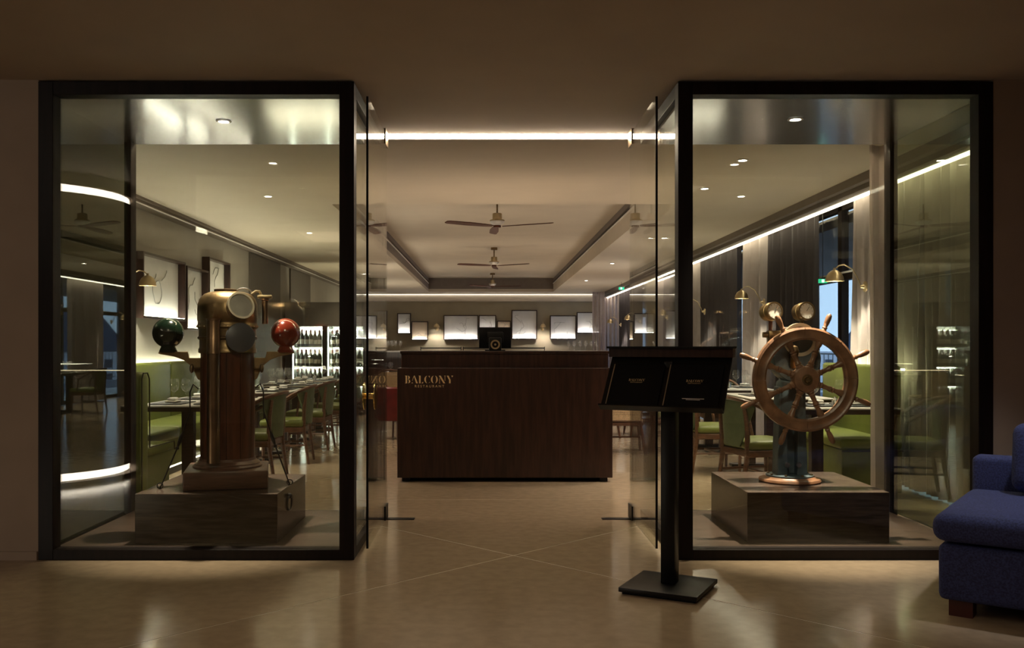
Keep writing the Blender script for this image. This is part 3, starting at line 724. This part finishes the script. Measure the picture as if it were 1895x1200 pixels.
for i in range(8):
    a = R(24+45*i); d_ = Vector((math.cos(a), 0, math.sin(a))); Mq = d_.to_track_quat('Z', 'Y').to_matrix().to_4x4()
    sp = MB(); sp.lathe([(.022, .07), (.026, .085), (.017, .10), (.022, .108), (.016, .115), (.014, .15), (.020, .17), (.014, .18), (.021, .187), (.014, .194), (.016, .215), (.022, .235), (.022, .26)], WC, 14, M=Mq)
    sp.build('spoke', m_oak, t)
    hd = MB(); hd.lathe([(.012, .320), (.018, .328), (.013, .340), (.017, .348), (.012, .356), (.0165, .38), (.0185, .41), (.016, .430), (.009, .440), (0, .442)], WC, 14, M=Mq)
    hd.build('handle', m_oak, t)
place(t, (1.97, 6.0, .363), 0)

# ------------------------------------------------------------------ downlights
def mk_down():
    t = thing('ceiling_downlight', '', 'light'); WLOC[t.name] = (0, 0, 0)
    MB().lathe([(.034, -.001), (.048, -.001), (.050, -.005), (.034, -.007), (.034, -.001)], n=24).build('trim_ring', m_white, t)
    MB().lathe([(0, -.004), (.036, -.004)], n=20).build('lens', e_down, t)
    spot('downlight_beam', (0, 0, -.02), 20, 95, .8, (1, .85, .66), .03, parent=t)
    return t
PD = Proto(mk_down)
def down(x, y, z, label, power, ang=95, sc=1.0):
    o = PD.get(); place(o, (x, y, z), 0, label); o.scale = (sc, sc, sc)
    for c in o.children:
        if c.type == 'LIGHT': c.data = c.data.copy(); c.data.energy = power; c.data.spot_size = R(ang)
    return o
down(-1.72, 5.98, 2.714, 'small bright downlight in the wooden soffit above the binnacle', 260, 48)
down(1.985, 5.93, 2.714, 'small bright downlight in the wooden soffit above the ship wheel', 420, 48)
down(-2.24, 9.36, HC, 'nearest ceiling downlight seen through the left vitrine', 44)
down(-2.41, 12.4, HC, 'second ceiling downlight seen through the left vitrine', 44)
down(-2.5, 15.8, HC, 'third ceiling downlight over the left tables', 48)
down(-2.5, 19.5, HC, 'fourth ceiling downlight over the left tables', 48)
down(2.09, 7.54, HC, 'nearest ceiling downlight seen through the right vitrine', 44)
down(2.10, 8.9, HC, 'ceiling downlight left of its neighbour over the right tables', 39)
down(2.58, 9.36, HC, 'ceiling downlight near the window side over the right tables', 39)
down(2.3, 13.0, HC, 'ceiling downlight further along the right tables', 48)
down(2.3, 17.0, HC, 'fourth ceiling downlight further along the right tables', 48)
down(2.3, 21.5, HC, 'far ceiling downlight over the right tables', 48)

# ------------------------------------------------------------------ ceiling fans
def mk_fan():
    t = thing('ceiling_fan', '', 'fan', group='ceiling fans in the tray'); WLOC[t.name] = (0, 0, 0)
    MB().lathe([(0, .28), (.065, .28), (.065, .235), (.05, .23), (0, .23)], n=24).build('canopy', m_brassd, t)
    MB().cyl((0, 0, .08), (0, 0, .24), .012, 10).build('down_rod', m_brassd, t)
    MB().lathe([(0, .10), (.05, .10), (.062, .095), (.062, .02), (.085, .015), (.10, .005), (.10, -.004), (0, -.004)], n=28).build('motor_housing', m_brass, t)
    MB().cyl((0, 0, -.085), (0, 0, -.06), .05, 16).build('blade_hub', m_fanw, t)
    MB().lathe([(.098, -.006), (.088, -.032), (.055, -.055), (.03, -.068), (0, -.07)], n=28).build('light_bowl', m_white, t, label='white bowl under the motor')
    for k in range(3):
        a = R(90+120*k); M = Matrix.Rotation(a, 4, 'Z') @ Matrix.Rotation(R(10), 4, 'X')
        b = MB(); prof = [(.08, -.025), (.20, -.045), (.45, -.06), (.74, -.05), (.78, -.03), (.78, .03), (.74, .05), (.45, .06), (.20, .045), (.08, .025)]
        b.poly(prof, lambda u, v, d: M @ Vector((u, v, -.078+d)), .010); b.build('blade', m_fanw, t)
    return t
PF = Proto(mk_fan)
for i, y in enumerate((12.0, 17.9, 24.2)):
    place(PF.get(), (.12, y, 2.88), R((3, -4, 8)[i]), ['nearest', 'middle', 'farthest'][i]+' of the three brass ceiling fans with dark wooden blades', 'ceiling fans in the tray')

# ------------------------------------------------------------------ wall sconces
def mk_sconce():   # base on wall at x=0, reaching to -x
    t = thing('wall_sconce', '', 'lamp'); WLOC[t.name] = (0, 0, 0)
    M = Matrix.Rotation(-PI/2, 4, 'Y')
    MB().lathe([(0, .0), (.05, .0), (.05, .012), (.02, .02), (.012, .05), (0, .05)], n=24, M=M).build('wall_plate', m_brass, t)
    pts = [(-.045, 0, 0), (-.06, 0, .05), (-.12, 0, .16), (-.20, 0, .205), (-.25, 0, .195), (-.285, 0, .165)]
    MB().tube(pts, .006, 8).build('arm', m_brass, t)
    sh = MB(); prof = [(.012, .0), (.03, -.006), (.06, -.03), (.078, -.065), (.085, -.105), (.083, -.105), (.076, -.065), (.058, -.034), (.028, -.010), (0, -.006)]
    sh.lathe(prof, (-.29, 0, .155), 28); sh.build('lamp_shade', m_brass, t)
    MB().lathe([(0, .02), (.012, .02), (.014, -.004), (0, -.004)], (-.29, 0, .155), 12).build('shade_cap', m_brass, t)
    MB().sphere((-.29, 0, .085), .028, 12).build('bulb', e_bulb, t)
    spot('sconce_beam', (-.29, 0, .045), 36, 125, .4, (1, .91, .80), .03, parent=t)
    return t
PS = Proto(mk_sconce)
for i, y in enumerate((8.56, 11.7, 14.9, 18.0, 21.2, 24.3)):
    place(PS.get(), (3.52, y, 1.80), 0, 'brass dome sconce, %s along the window curtains' % ORD[i], 'sconces along the windows')
for i, y in enumerate((9.2,)):
    place(PS.get(), (WX0+.002, y, 1.80), PI, 'brass dome sconce on the left wall in front of the largest lit map', 'sconces along the left wall')
for i, px in enumerate((808, 1005)):
    o = PS.get()
    for c in o.children:
        if c.type == 'LIGHT': c.data = c.data.copy(); c.data.energy = 11
    place(o, ((px-903)*27.1/1700, YB-.005, 1.74), PI/2, ['brass dome sconce on the back wall left of the widest picture', 'brass dome sconce on the back wall right of the monitor', 'brass dome sconce on the back wall beside the far curtain'][i], 'sconces on the back wall')

# ------------------------------------------------------------------ pictures (lit shadow boxes)
def squiggle(mb, fn, cx, cz, s, seed):
    rnd = random.Random(seed)
    for k in range(3):
        a = rnd.random()*6; p = Vector((cx+rnd.uniform(-.2, .2)*s, cz+rnd.uniform(-.2, .25)*s)); pts = []
        for i in range(16):
            pts.append(fn(p.x, p.y)); a += rnd.uniform(-.7, .7); p += Vector((math.cos(a), math.sin(a)))*s*.055; p.x = min(max(p.x, cx-.4*s), cx+.4*s); p.y = min(max(p.y, cz-.4*s), cz+.4*s)
        mb.tube(pts, .0035, 4)
def picture(axis, c, a0, a1, z0, z1, label, group, seed, dep=.10, tone=m_paper):
    # axis 'x': hangs on left wall (x=c) spanning y ; axis 'y': hangs on back wall spanning x
    fw = .025
    if axis == 'x': B = lambda mb, u0, u1, d0, d1, w0, w1: mb.box(c+d0, c+d1, u0, u1, w0, w1); org = (c, (a0+a1)/2, z0); fn = lambda u, v: (c+.018, u, v)
    else: B = lambda mb, u0, u1, d0, d1, w0, w1: mb.box(u0, u1, c-d1, c-d0, w0, w1); org = ((a0+a1)/2, c, z0); fn = lambda u, v: (u, c-.018, v)
    t = thing('framed_picture', label, 'picture', org, group)
    f = MB(); B(f, a0, a0+fw, .002, dep, z0, z1); B(f, a1-fw, a1, .002, dep, z0, z1); B(f, a0+fw, a1-fw, .002, dep, z1-fw, z1); B(f, a0+fw, a1-fw, .002, dep, z0, z0+fw)
    f.build('frame', m_walnut_v, t)
    p = MB(); B(p, a0+fw, a1-fw, .004, .014, z0+fw, z1-fw); p.build('map_sheet', tone, t)
    l = MB(); B(l, a0+fw+.01, a1-fw-.01, dep-.03, dep-.008, z0+fw, z0+fw+.006); l.build('light_strip', e_frame, t)
    q = MB(); squiggle(q, fn, (a0+a1)/2, (z0+z1)/2, min(a1-a0, z1-z0)*.9, seed); q.build('map_drawing', m_line, t)
    gl = MB()
picture('x', WX0, 9.60, 10.95, 1.54, 2.24, 'large lit map picture above the banquette, nearest on left wall', 'lit maps on the left wall', 1)
picture('x', WX0, 11.0, 11.85, 1.44, 2.21, 'tall lit map picture hanging lowest on the left wall', 'lit maps on the left wall', 2)
picture('x', WX0, 11.88, 12.85, 1.72, 2.40, 'lit map picture hanging highest, behind the binnacle', 'lit maps on the left wall', 3)
bk = [(684, 716, 575, 628, 'tall lit picture behind the left glass door'),
      (735, 760, 580, 617.5, 'narrow small lit picture above the left end of the counter'), (761, 792, 595, 629.5, 'small lit picture with tan upper half, left of a sconce'),
      (820.7, 885, 583.5, 629, 'widest lit picture on the back wall with a long island drawing'), (886, 918, 583.5, 618, 'small lit picture half hidden behind the monitor'),
      (920, 945, 594, 620, 'smallest tan picture peeking over the monitor'), (946.7, 994, 574, 628, 'tallest lit picture just right of the monitor'),
      (1018, 1066.6, 584, 628, 'square lit picture right of the second back sconce'), (1067.5, 1113, 578, 616.7, 'lit picture beside the far corner curtain'),
      ]
m_tan = mat('tan_map_paper', (.60, .48, .33), .8, var=.1, scale=2.5)
for i, (a, b, y0, y1, l) in enumerate(bk):
    k = 27.3/1700
    picture('y', YB, (a-903)*k, (b-903)*k, 1.25+(640-y1)*k, 1.25+(640-y0)*k, l, 'lit pictures on the back wall', 20+i, tone=m_tan if 'tan' in l else m_paper)

# ------------------------------------------------------------------ banquettes
def banquette_left(y0, y1):
    t = thing('banquette', 'long green leather banquette along the left wall', 'banquette', (-3.4, (y0+y1)/2, 0))
    MB().box(-3.62, -3.02, y0, y1, .10, .36).build('base', m_green, t, bevel=.01)
    MB().box(-3.60, -3.08, y0+.02, y1-.02, 0, .10).build('plinth', m_black, t)
    n = round((y1-y0)/1.45)
    for i in range(n):
        a = y0+(y1-y0)*i/n; b = y0+(y1-y0)*(i+1)/n
        MB().rbox(-3.54, -2.97, a+.004, b-.004, .36, .47, .03, 3, puff=.015, cuts=3).build('seat_cushion', m_green, t)
        MB().rbox(-3.64, -3.52, a+.004, b-.004, .38, 1.07, .03, 3).build('backrest', m_green, t)
banquette_left(7.55, 14.2)
l = thing('banquette_wall_light', 'hidden light strip glowing on the wall above the left banquette', 'light', (-3.67, 10.8, 1.0))
MB().box(-3.675, -3.655, 6.9, 14.2, 1.02, 1.035).build('light_diffuser', e_banq, l)
MB().box(-3.69, -3.675, 6.9, 14.2, 1.0, 1.035).build('housing', m_black, l)
l = thing('banquette_floor_light', 'light strip under the left banquette seat', 'light', (-3.05, 10.8, .03))
MB().box(-3.075, -3.06, 7.6, 14.1, .075, .09).build('light_diffuser', emis('led_floor', LEDC, 5), l)
t = thing('banquette', 'short green leather bench end just behind the left vitrine post', 'banquette', (-3.0, 7.2, 0))
MB().box(-3.6, -2.60, 6.95, 7.50, 0, .40).build('base', m_green, t, bevel=.01)
MB().rbox(-3.6, -2.57, 6.94, 7.53, .40, .47, .03, 3).build('seat_cushion', m_green, t)
MB().rbox(-3.6, -2.56, 6.78, 6.95, 0, 1.05, .045, 4).build('backrest', m_green, t)
pp = MB(); pp.tube([(-2.558, 6.79, .1), (-2.558, 6.79, 1.0), (-2.558, 6.82, 1.045), (-2.558, 6.90, 1.045), (-2.558, 6.94, 1.0), (-2.558, 6.95, .48), (-2.568, 7.52, .47), (-2.568, 7.53, .40)], .005, 6)
pp.build('piping', m_piping, t)
t = thing('banquette', 'green leather banquette in the window bay at the right', 'banquette', (3.25, 8.5, 0))
MB().box(2.99, 3.50, 7.76, 9.3, 0, .37).build('base', m_green, t, bevel=.01)
MB().rbox(2.97, 3.50, 7.74, 9.3, .37, .46, .03, 3, puff=.015, cuts=3).build('seat_cushion', m_green, t)
MB().rbox(3.38, 3.49, 7.74, 9.3, .10, 1.08, .03, 3).build('backrest', m_green, t)
MB().tube([(2.985, 7.745, .36), (3.5, 7.745, .36)], .006, 6).build('piping', m_piping, t)
l = thing('banquette_wall_light', 'light strip glowing behind the window bay banquette', 'light', (3.56, 8.4, 1.0))
MB().box(3.50, 3.512, 7.74, 9.3, 1.04, 1.055).build('light_diffuser', e_banq, l)

# ------------------------------------------------------------------ tables and chairs
def mk_chair():    # faces +x
    t = thing('dining_armchair', '', 'chair'); WLOC[t.name] = (0, 0, 0)
    MB().rbox(-.22, .24, -.245, .245, .395, .47, .03, 3, puff=.012, cuts=2).build('seat', m_green, t)
    MB().rbox(-.22, .23, -.24, .24, .34, .395, .006, 1).build('seat_frame', m_chwood, t)
    for sy in (-1, 1):
        b = MB(); b.tube([(.20, sy*.215, 0), (.205, sy*.215, .36)], [.014, .021], 6); b.build('leg', m_chwood, t)
        b = MB(); b.tube([(-.27, sy*.20, 0), (-.215, sy*.205, .36), (-.225, sy*.215, .60), (-.245, sy*.20, .76)], [.014, .022, .02, .015], 6); b.build('leg', m_chwood, t)
        MB().tube([(.20, sy*.215, .20), (-.235, sy*.205, .20)], .011, 6).build('stretcher', m_chwood, t)
    for sy in (-1, 1): MB().tube([(.10, sy*.235, .37), (.085, sy*.25, .50), (.06, sy*.264, .63)], .014, 6).build('arm_post', m_chwood, t)
    MB().tube([(-.02, -.21, .20), (-.02, .21, .20)], .011, 6).build('stretcher', m_chwood, t)
    # curved back shell
    vs = []; n = 14; rows = 6
    for side in (0, 1):
        for r_ in range(rows+1):
            v = r_/rows; z = .42+v*.385
            half = R(28+34*v); rad = .27-side*.028
            for i in range(n+1):
                a = PI-half+2*half*i/n
                cxx = .0-.03*v
                vs.append((cxx+rad*math.cos(a)*1.02, rad*math.sin(a), z-.05*v*(abs(i/n-.5)*2)**2))
    fs = []; st = (rows+1)*(n+1)
    for side in (0, 1):
        for r_ in range(rows):
            for i in range(n): a = side*st+r_*(n+1)+i; fs.append((a, a+1, a+n+2, a+n+1))
    for r_ in range(rows):
        for i in (0, n): a = r_*(n+1)+i; fs.append((a, a+n+1, a+n+1+st, a+st))
    for i in range(n):
        for r_ in (0, rows): a = r_*(n+1)+i; fs.append((a, a+1, a+1+st, a+st))
    MB().add(vs, fs, True).build('backrest', m_greenb, t)
    pts = []
    for i in range(25):
        a = R(-62)+R(124)*i/24; zz = .825-.055*(abs(i/24-.5)*2)**2
        pts.append((-.03-.285*math.cos(a), .275*math.sin(a), zz))
    pre = [(.075, -.262, .625), (.04, -.272, .645), (-.03, -.280, .685), (-.10, -.272, .732)]
    post = [(p[0], -p[1], p[2]) for p in pre][::-1]
    MB().tube(pre+pts+post, .017, 8).build('arm_rail', m_chwood, t)
    return t
PC = Proto(mk_chair)
for i, y in enumerate((8.45, 9.85, 11.15, 12.35, 13.5, 14.7)):
    place(PC.get(), (-2.165, y, 0), PI+R((-4, 3, -2, 2, 3, -3)[i]), 'green armchair, %s in the row beside the left tables' % ORD[i], 'green armchairs along the left tables')
rc = [(2.27, 7.72, 14), (2.24, 9.15, 3), (2.22, 11.0, -4), (2.22, 12.9, 5), (2.22, 14.8, 0), (2.22, 17.0, 0)]
for i, (x, y, a) in enumerate(rc):
    place(PC.get(), (x, y, 0), R(a), 'green armchair, %s in the row beside the window side tables' % ORD[i], 'green armchairs along the window tables')
place(PC.get(), (2.95, 11.75, 0), R(-90), 'green armchair at the far side of the second window table', 'green armchairs along the window tables')

def table(x0, x1, y0, y1, label, group, h=.75):
    t = thing('dining_table', label, 'table', ((x0+x1)/2, (y0+y1)/2, 0), group)
    MB().box(x0, x1, y0, y1, h-.012, h).build('table_top', m_tabletop, t, bevel=.002)
    MB().box(x0+.002, x1-.002, y0+.002, y1-.002, h-.05, h-.012).build('top_edge', m_wood, t)
    cx = (x0+x1)/2-(.16 if x0 > 2 else 0); span = (y1-y0)
    for yy in ((y0+.18, y1-.18) if span > .9 else ((y0+y1)/2,)):
        MB().box(cx-.05, cx+.05, yy-.04, yy+.04, .03, h-.05).build('pedestal', m_wood, t, bevel=.004)
        MB().rbox(cx-.2, cx+.2, yy-.06, yy+.06, 0, .03, .006, 1).build('foot', m_black, t)
    return t
LT = [(-2.95, -2.13, 7.62, 8.98), (-2.95, -2.13, 9.80, 10.80), (-2.95, -2.13, 11.35, 12.35), (-2.95, -2.13, 12.95, 13.95)]
for i, a in enumerate(LT): table(*a, '%s pale topped dining table along the left banquette' % ORD[i], 'tables along the left banquette')
RT = [(2.52, 3.28, 7.30, 8.05), (2.47, 3.28, 8.65, 9.7), (2.47, 3.28, 10.4, 11.5), (2.47, 3.28, 12.4, 13.4), (2.47, 3.28, 14.3, 15.3), (2.47, 3.28, 16.5, 17.5)]
for i, a in enumerate(RT): table(*a, '%s pale topped dining table along the windows' % ORD[i], 'tables along the windows')
CT = [(-1.95, -1.25, 15.9, 16.6, 'dining table glimpsed left of the counter'), (-1.9, -1.2, 20.5, 21.2, 'far dining table glimpsed left of the counter'),
      (1.2, 1.8, 13.0, 13.7, 'dining table glimpsed right of the counter')]
for a in CT: table(*a, None)

def mk_glass():
    t = thing('wine_glass', '', 'glass'); WLOC[t.name] = (0, 0, 0)
    MB().lathe([(.0, 0), (.034, 0), (.030, .004), (.006, .008), (.004, .02), (.004, .085), (.010, .092)], n=14).build('stem', g_wine, t)
    MB().lathe([(.010, .092), (.030, .105), (.041, .13), (.042, .15), (.036, .185), (.031, .205)], n=16).build('bowl', g_wine, t)
    return t
PG = Proto(mk_glass)
def mk_napkin():
    t = thing('folded_napkin', '', 'napkin'); WLOC[t.name] = (0, 0, 0)
    M = Matrix.Rotation(.15, 4, 'Z')
    MB().rbox(-.085, .085, -.045, .045, .0, .018, .008, 2).rbox(-.07, .07, -.038, .038, .018, .04, .012, 2, M=M).build('linen', m_linen, t)
    return t
PN = Proto(mk_napkin)
def mk_mat():
    return tag(MB().rbox(-.20, .20, -.14, .14, 0, .008, .003, 1).build('placemat', m_black), '', 'placemat')
PM = Proto(mk_mat)
def mk_cruet():
    t = thing('salt_cellar', '', 'cellar'); WLOC[t.name] = (0, 0, 0)
    MB().lathe([(0, 0), (.028, 0), (.028, .05), (.024, .055), (0, .055)], n=14).build('pot', m_steel, t)
    MB().lathe([(0, .055), (.012, .055), (.010, .07), (0, .072)], n=10).build('lid_knob', m_steel, t)
    return t
PU = Proto(mk_cruet)
def lay(x0, x1, y0, y1, who, n, sx_):
    z = .7505
    ys_ = [y0+(y1-y0)*(k+.5)/n for k in range(n)]
    for k, y in enumerate(ys_):
        for sd in (0, 1):
            x = x0+(.22 if x1-x0 > .72 else .16) if sd == 0 else x1-(.22 if x1-x0 > .72 else .16)
            sn = ('wall', 'aisle')[sd] if sx_ < 0 else ('aisle', 'window')[sd]
            pos = '' if n == 1 else (' near end', ' far end')[k]
            o = PM.get(); place(o, (x, y, z), PI/2, 'dark placemat on the %s side%s of %s' % (sn, pos, who), 'placemats')
            o = PN.get(); place(o, (x, y, z+.009), PI/2+.2*k, 'folded white napkin on the %s side%s of %s' % (sn, pos, who), 'napkins')
            o = PG.get(); place(o, (x+(.05 if sd == 0 else -.05), y+.19, z), 0, 'clear wine glass on the %s side%s of %s' % (sn, pos, who), 'wine glasses')
            o = PG.get(); place(o, (x-(.05 if sd == 0 else -.05), y+.18, z), 0, 'clear water glass on the %s side%s of %s' % (sn, pos, who), 'wine glasses')
    o = PU.get(); place(o, ((x0+x1)/2, (y0+y1)/2, z), 0, 'small steel salt pot on %s' % who)
for i, a in enumerate(LT): lay(*a, 'the %s left table' % ORD[i], 2, -1)
for i, a in enumerate(RT): lay(*a, 'the %s window table' % ORD[i], 1, 1)
lay(*CT[0][:4], 'the table left of the counter', 1, -1); lay(*CT[2][:4], 'the table right of the counter', 1, 1)
lay(*CT[1][:4], 'the far table left of the counter', 1, -1)

# bistro chair with cane back (back towards the camera)
def bistro():
    t = thing('cane_armchair', 'dark wood bistro armchair with woven cane back, right of the counter', 'chair'); WLOC[t.name] = (0, 0, 0)
    MB().rbox(-.23, .23, -.22, .23, .37, .41, .015, 2).build('seat', m_cane, t)
    MB().rbox(-.24, .24, -.23, .24, .33, .37, .006, 1).build('seat_frame', m_chwood, t)
    for sx_ in (-1, 1):
        MB().tube([(sx_*.24, .22, 0), (sx_*.21, .20, .40), (sx_*.23, .19, .64)], .016, 8).build('leg', m_chwood, t)
        MB().tube([(sx_*.25, -.27, 0), (sx_*.20, -.21, .40), (sx_*.21, -.235, .80)], .017, 8).build('leg', m_chwood, t)
        MB().tube([(sx_*.23, .20, .64), (sx_*.27, .02, .66), (sx_*.21, -.22, .68)], .014, 8).build('armrest', m_chwood, t)
        MB().tube([(sx_*.23, .21, .18), (sx_*.225, -.24, .18)], .010, 6).build('stretcher', m_chwood, t)
    MB().tube([(-.225, 0, .18), (.225, 0, .18)], .010, 6).build('stretcher', m_chwood, t)
    MB().tube([(-.21, -.235, .78), (-.14, -.25, .83), (0, -.255, .845), (.14, -.25, .83), (.21, -.235, .78)], .017, 8).build('top_rail', m_chwood, t)
    MB().tube([(-.20, -.232, .39), (.20, -.232, .39)], .012, 6).build('lower_rail', m_chwood, t)
    cn = MB()
    for i in range(24): x = -.195+.39*i/23; cn.box(x-.0055, x+.0055, -.243, -.240, .39, .81)
    for i in range(18): z = .40+.40*i/17; cn.box(-.20, .20, -.240, -.237, z-.007, z+.007)
    cn.build('cane_weave', m_cane, t)['kind'] = 'stuff'
    return t
PB = Proto(bistro)
place(PB.get(), (1.56, 10.75, 0), R(-4))
place(PB.get(), (1.48, 12.55, 0), R(10), 'second cane back bistro armchair behind the first, right of counter')
place(PB.get(), (-1.62, 15.5, 0), R(0), 'cane back bistro armchair at the table left of the counter')
# red tub chair
t = thing('red_tub_chair', 'small dark red tub chair glimpsed left of the counter', 'chair'); WLOC[t.name] = (0, 0, 0)
MB().lathe([(.24, .25), (.26, .30), (.27, .68), (.245, .70), (.225, .68), (.22, .32)], n=24, a0=R(60), a1=R(300)).build('backrest', m_red, t)
MB().lathe([(0, .30), (.22, .30), (.23, .34), (.22, .42), (0, .44)], n=28).build('seat', m_red, t)
for k in range(4): MB().tube([(.16*math.cos(PI/4+k*PI/2), .16*math.sin(PI/4+k*PI/2), .30), (.2*math.cos(PI/4+k*PI/2), .2*math.sin(PI/4+k*PI/2), 0)], .014, 8).build('leg', m_chwood, t)
place(t, (-1.25, 12.4, 0), R(60))

# far service console with rail and glasses
t = thing('service_console', 'long dark service console with a low rail before the back wall', 'console', (0, 24.2, 0))
MB().box(-3.0, 3.0, 24.0, 24.45, 0, 1.08).build('cabinet_body', m_walnut_v, t)
MB().box(-3.02, 3.02, 23.98, 24.47, 1.08, 1.115).build('console_top', m_tabletop, t)
for (a, b) in ((-1.78, -.7), (-.66, .3), (.3, 1.5)):
    MB().box(a, b, 24.20, 24.23, 1.17, 1.20).build('rail', m_black, t)
    MB().box(a, a+.02, 24.20, 24.23, 1.115, 1.22).build('rail_post', m_black, t)
    MB().box(b-.02, b, 24.20, 24.23, 1.115, 1.22).build('rail_post', m_black, t)
for i, x in enumerate((-2.72, -2.62, -2.52, -2.42, -2.3, 2.12, 2.26, 2.42, 2.56, 2.72, 2.85)):
    o = PG.get(); place(o, (x, 24.1, 1.116), 0, '%s wine glass from the %s end of the service console' % ((ORD[i] if x < 0 else ORD[10-i]).replace('nearest', 'first'), 'left' if x < 0 else 'right'), 'glasses on the %s console end' % ('left' if x < 0 else 'right')); o.scale = (1.15, 1.15, 1.3)

# ------------------------------------------------------------------ wine cabinet
CY = 16.5
t = thing('wine_cabinet', 'tall dark glass fronted wine cabinet lit inside, left of entrance', 'cabinet', (-2.9, CY+.3, 0))
X0, X1, XM0, XM1 = -3.64, -2.10, -2.97, -2.88
HT = 2.03
MB().box(X0, X1, CY-.02, CY+.62, 1.60, HT).build('header_panel', m_panel, t)
MB().box(X0, X1, CY+.57, CY+.62, 0, 1.60).build('back_panel', m_white, t)
for (a, b) in ((X0, X0+.13), (XM0, XM1), (X1-.14, X1)): MB().box(a, b, CY-.02, CY+.57, 0, 1.60).build('upright', m_black, t)
MB().box(X0+.13, X1-.14, CY, CY+.57, 0, .14).build('base', m_black, t)
sh = [(.18, .14), (.53, 0), (.88, 0), (1.23, 0)]
bays = ((X0+.13, XM0), (XM1, X1-.14))
for bi, (a, b) in enumerate(bays):
    for zi, (z, _) in enumerate(sh):
        MB().box(a, b, CY+.03, CY+.56, z-.012, z).build('shelf', m_shelf, t)
        MB().box(a+.02, b-.02, CY+.52, CY+.55, z+.30, z+.31).build('shelf_light', e_cab, t)
    MB().box(a+.004, a+.014, CY+.02, CY+.03, .16, 1.58).build('side_light', e_cab, t)
    MB().box(a, b, CY-.012, CY-.006, .14, 1.60).build('glass_door', g_wine, t)
def mk_bottle():
    t = thing('wine_bottle', '', 'bottle'); WLOC[t.name] = (0, 0, 0)
    MB().lathe([(0, 0), (.037, 0), (.038, .01), (.038, .175), (.034, .20), (.018, .225), (.0145, .24), (.0145, .265)], n=12).build('body', m_bottle, t)
    MB().lathe([(.0385, .05), (.0385, .13)], n=12).build('paper_label', m_label, t)
    MB().lathe([(.0155, .245), (.0155, .30), (0, .301)], n=10).build('capsule', m_capsl, t)
    return t
PW = Proto(mk_bottle)
rnd = random.Random(5); rows_n = ['lowest', 'second lowest', 'third', 'top']
for bi, (a, b) in enumerate(bays):
    for zi, (z, _) in enumerate(sh):
        nb = 6
        for k in range(nb):
            x = a+.07+(b-a-.14)*k/(nb-1)+rnd.uniform(-.0008, .0008)
            o = PW.get(); sc = rnd.uniform(.92, 1.05)
            place(o, (x, CY+.10, z+.001), rnd.random()*6, '%s wine bottle from the left, front row, %s shelf, %s cabinet bay' % (ORD[k].replace('nearest', 'first'), rows_n[zi], ('left', 'right')[bi]), 'bottles on the %s shelf, %s bay' % (rows_n[zi], ('left', 'right')[bi]))
            o.scale = (1, 1, sc)
        for k in range(5):
            x = a+.11+(b-a-.22)*k/4
            o = PW.get(); place(o, (x, CY+.27, z+.001), rnd.random()*6, '%s wine bottle from the left, second row, %s shelf, %s cabinet bay' % (ORD[k].replace('nearest', 'first'), rows_n[zi], ('left', 'right')[bi]), 'second row on the %s shelf, %s bay' % (rows_n[zi], ('left', 'right')[bi]))

# ------------------------------------------------------------------ exit signs
def exit_sign(loc, label, sc=1):
    t = thing('exit_sign', label, 'sign', loc)
    x, y, z = loc
    MB().box(x-.16*sc, x+.16*sc, y, y+.03, z-.08*sc, z+.08*sc).build('sign_body', e_exit, t)
    MB().cyl((x, y+.015, z+.08*sc), (x, y+.015, 2.84 if y < 12 else HC), .004, 6).build('hanger_rod', m_black, t)
    MB().box(x-.06*sc, x+.03*sc, y-.004, y, z-.055*sc, z+.055*sc).build('door_symbol', e_exitw, t)
exit_sign((3.68, 10.08, 1.96), 'small green lit exit sign beside the nearest window sconce', .28)
exit_sign((3.2, 22.0, 2.62), 'small bright exit sign under the ceiling near the far corner curtain', .4)

# ------------------------------------------------------------------ lobby drum with light bands (seen mirrored in the left glass)
dc = Vector((-4.35, 2.0, 0)); 
dr = MB(); dr.lathe([(.93, 0), (.93, .035), (.85, .035)], dc, 48); dr.lathe([(.88, .11), (.88, 2.62)], dc, 48); dr.lathe([(.88, 2.69), (.88, HL)], dc, 48); dr.build('pillar_drum', m_lobby_wall, kind='structure')  # wider foot added to hide the lower ring's glow on the floor
l = thing('pillar_ring_light', 'ring light band at the top of the round lobby pillar', 'light', (dc.x, dc.y, 2.65))
MB().lathe([(.85, 2.62), (.85, 2.69)], dc, 48).build('light_diffuser', e_drum, l)
l = thing('pillar_ring_light', 'ring light band at the foot of the round lobby pillar', 'light', (dc.x, dc.y, .07))
MB().lathe([(.85, .04), (.85, .11)], dc, 48).build('light_diffuser', e_drum, l)
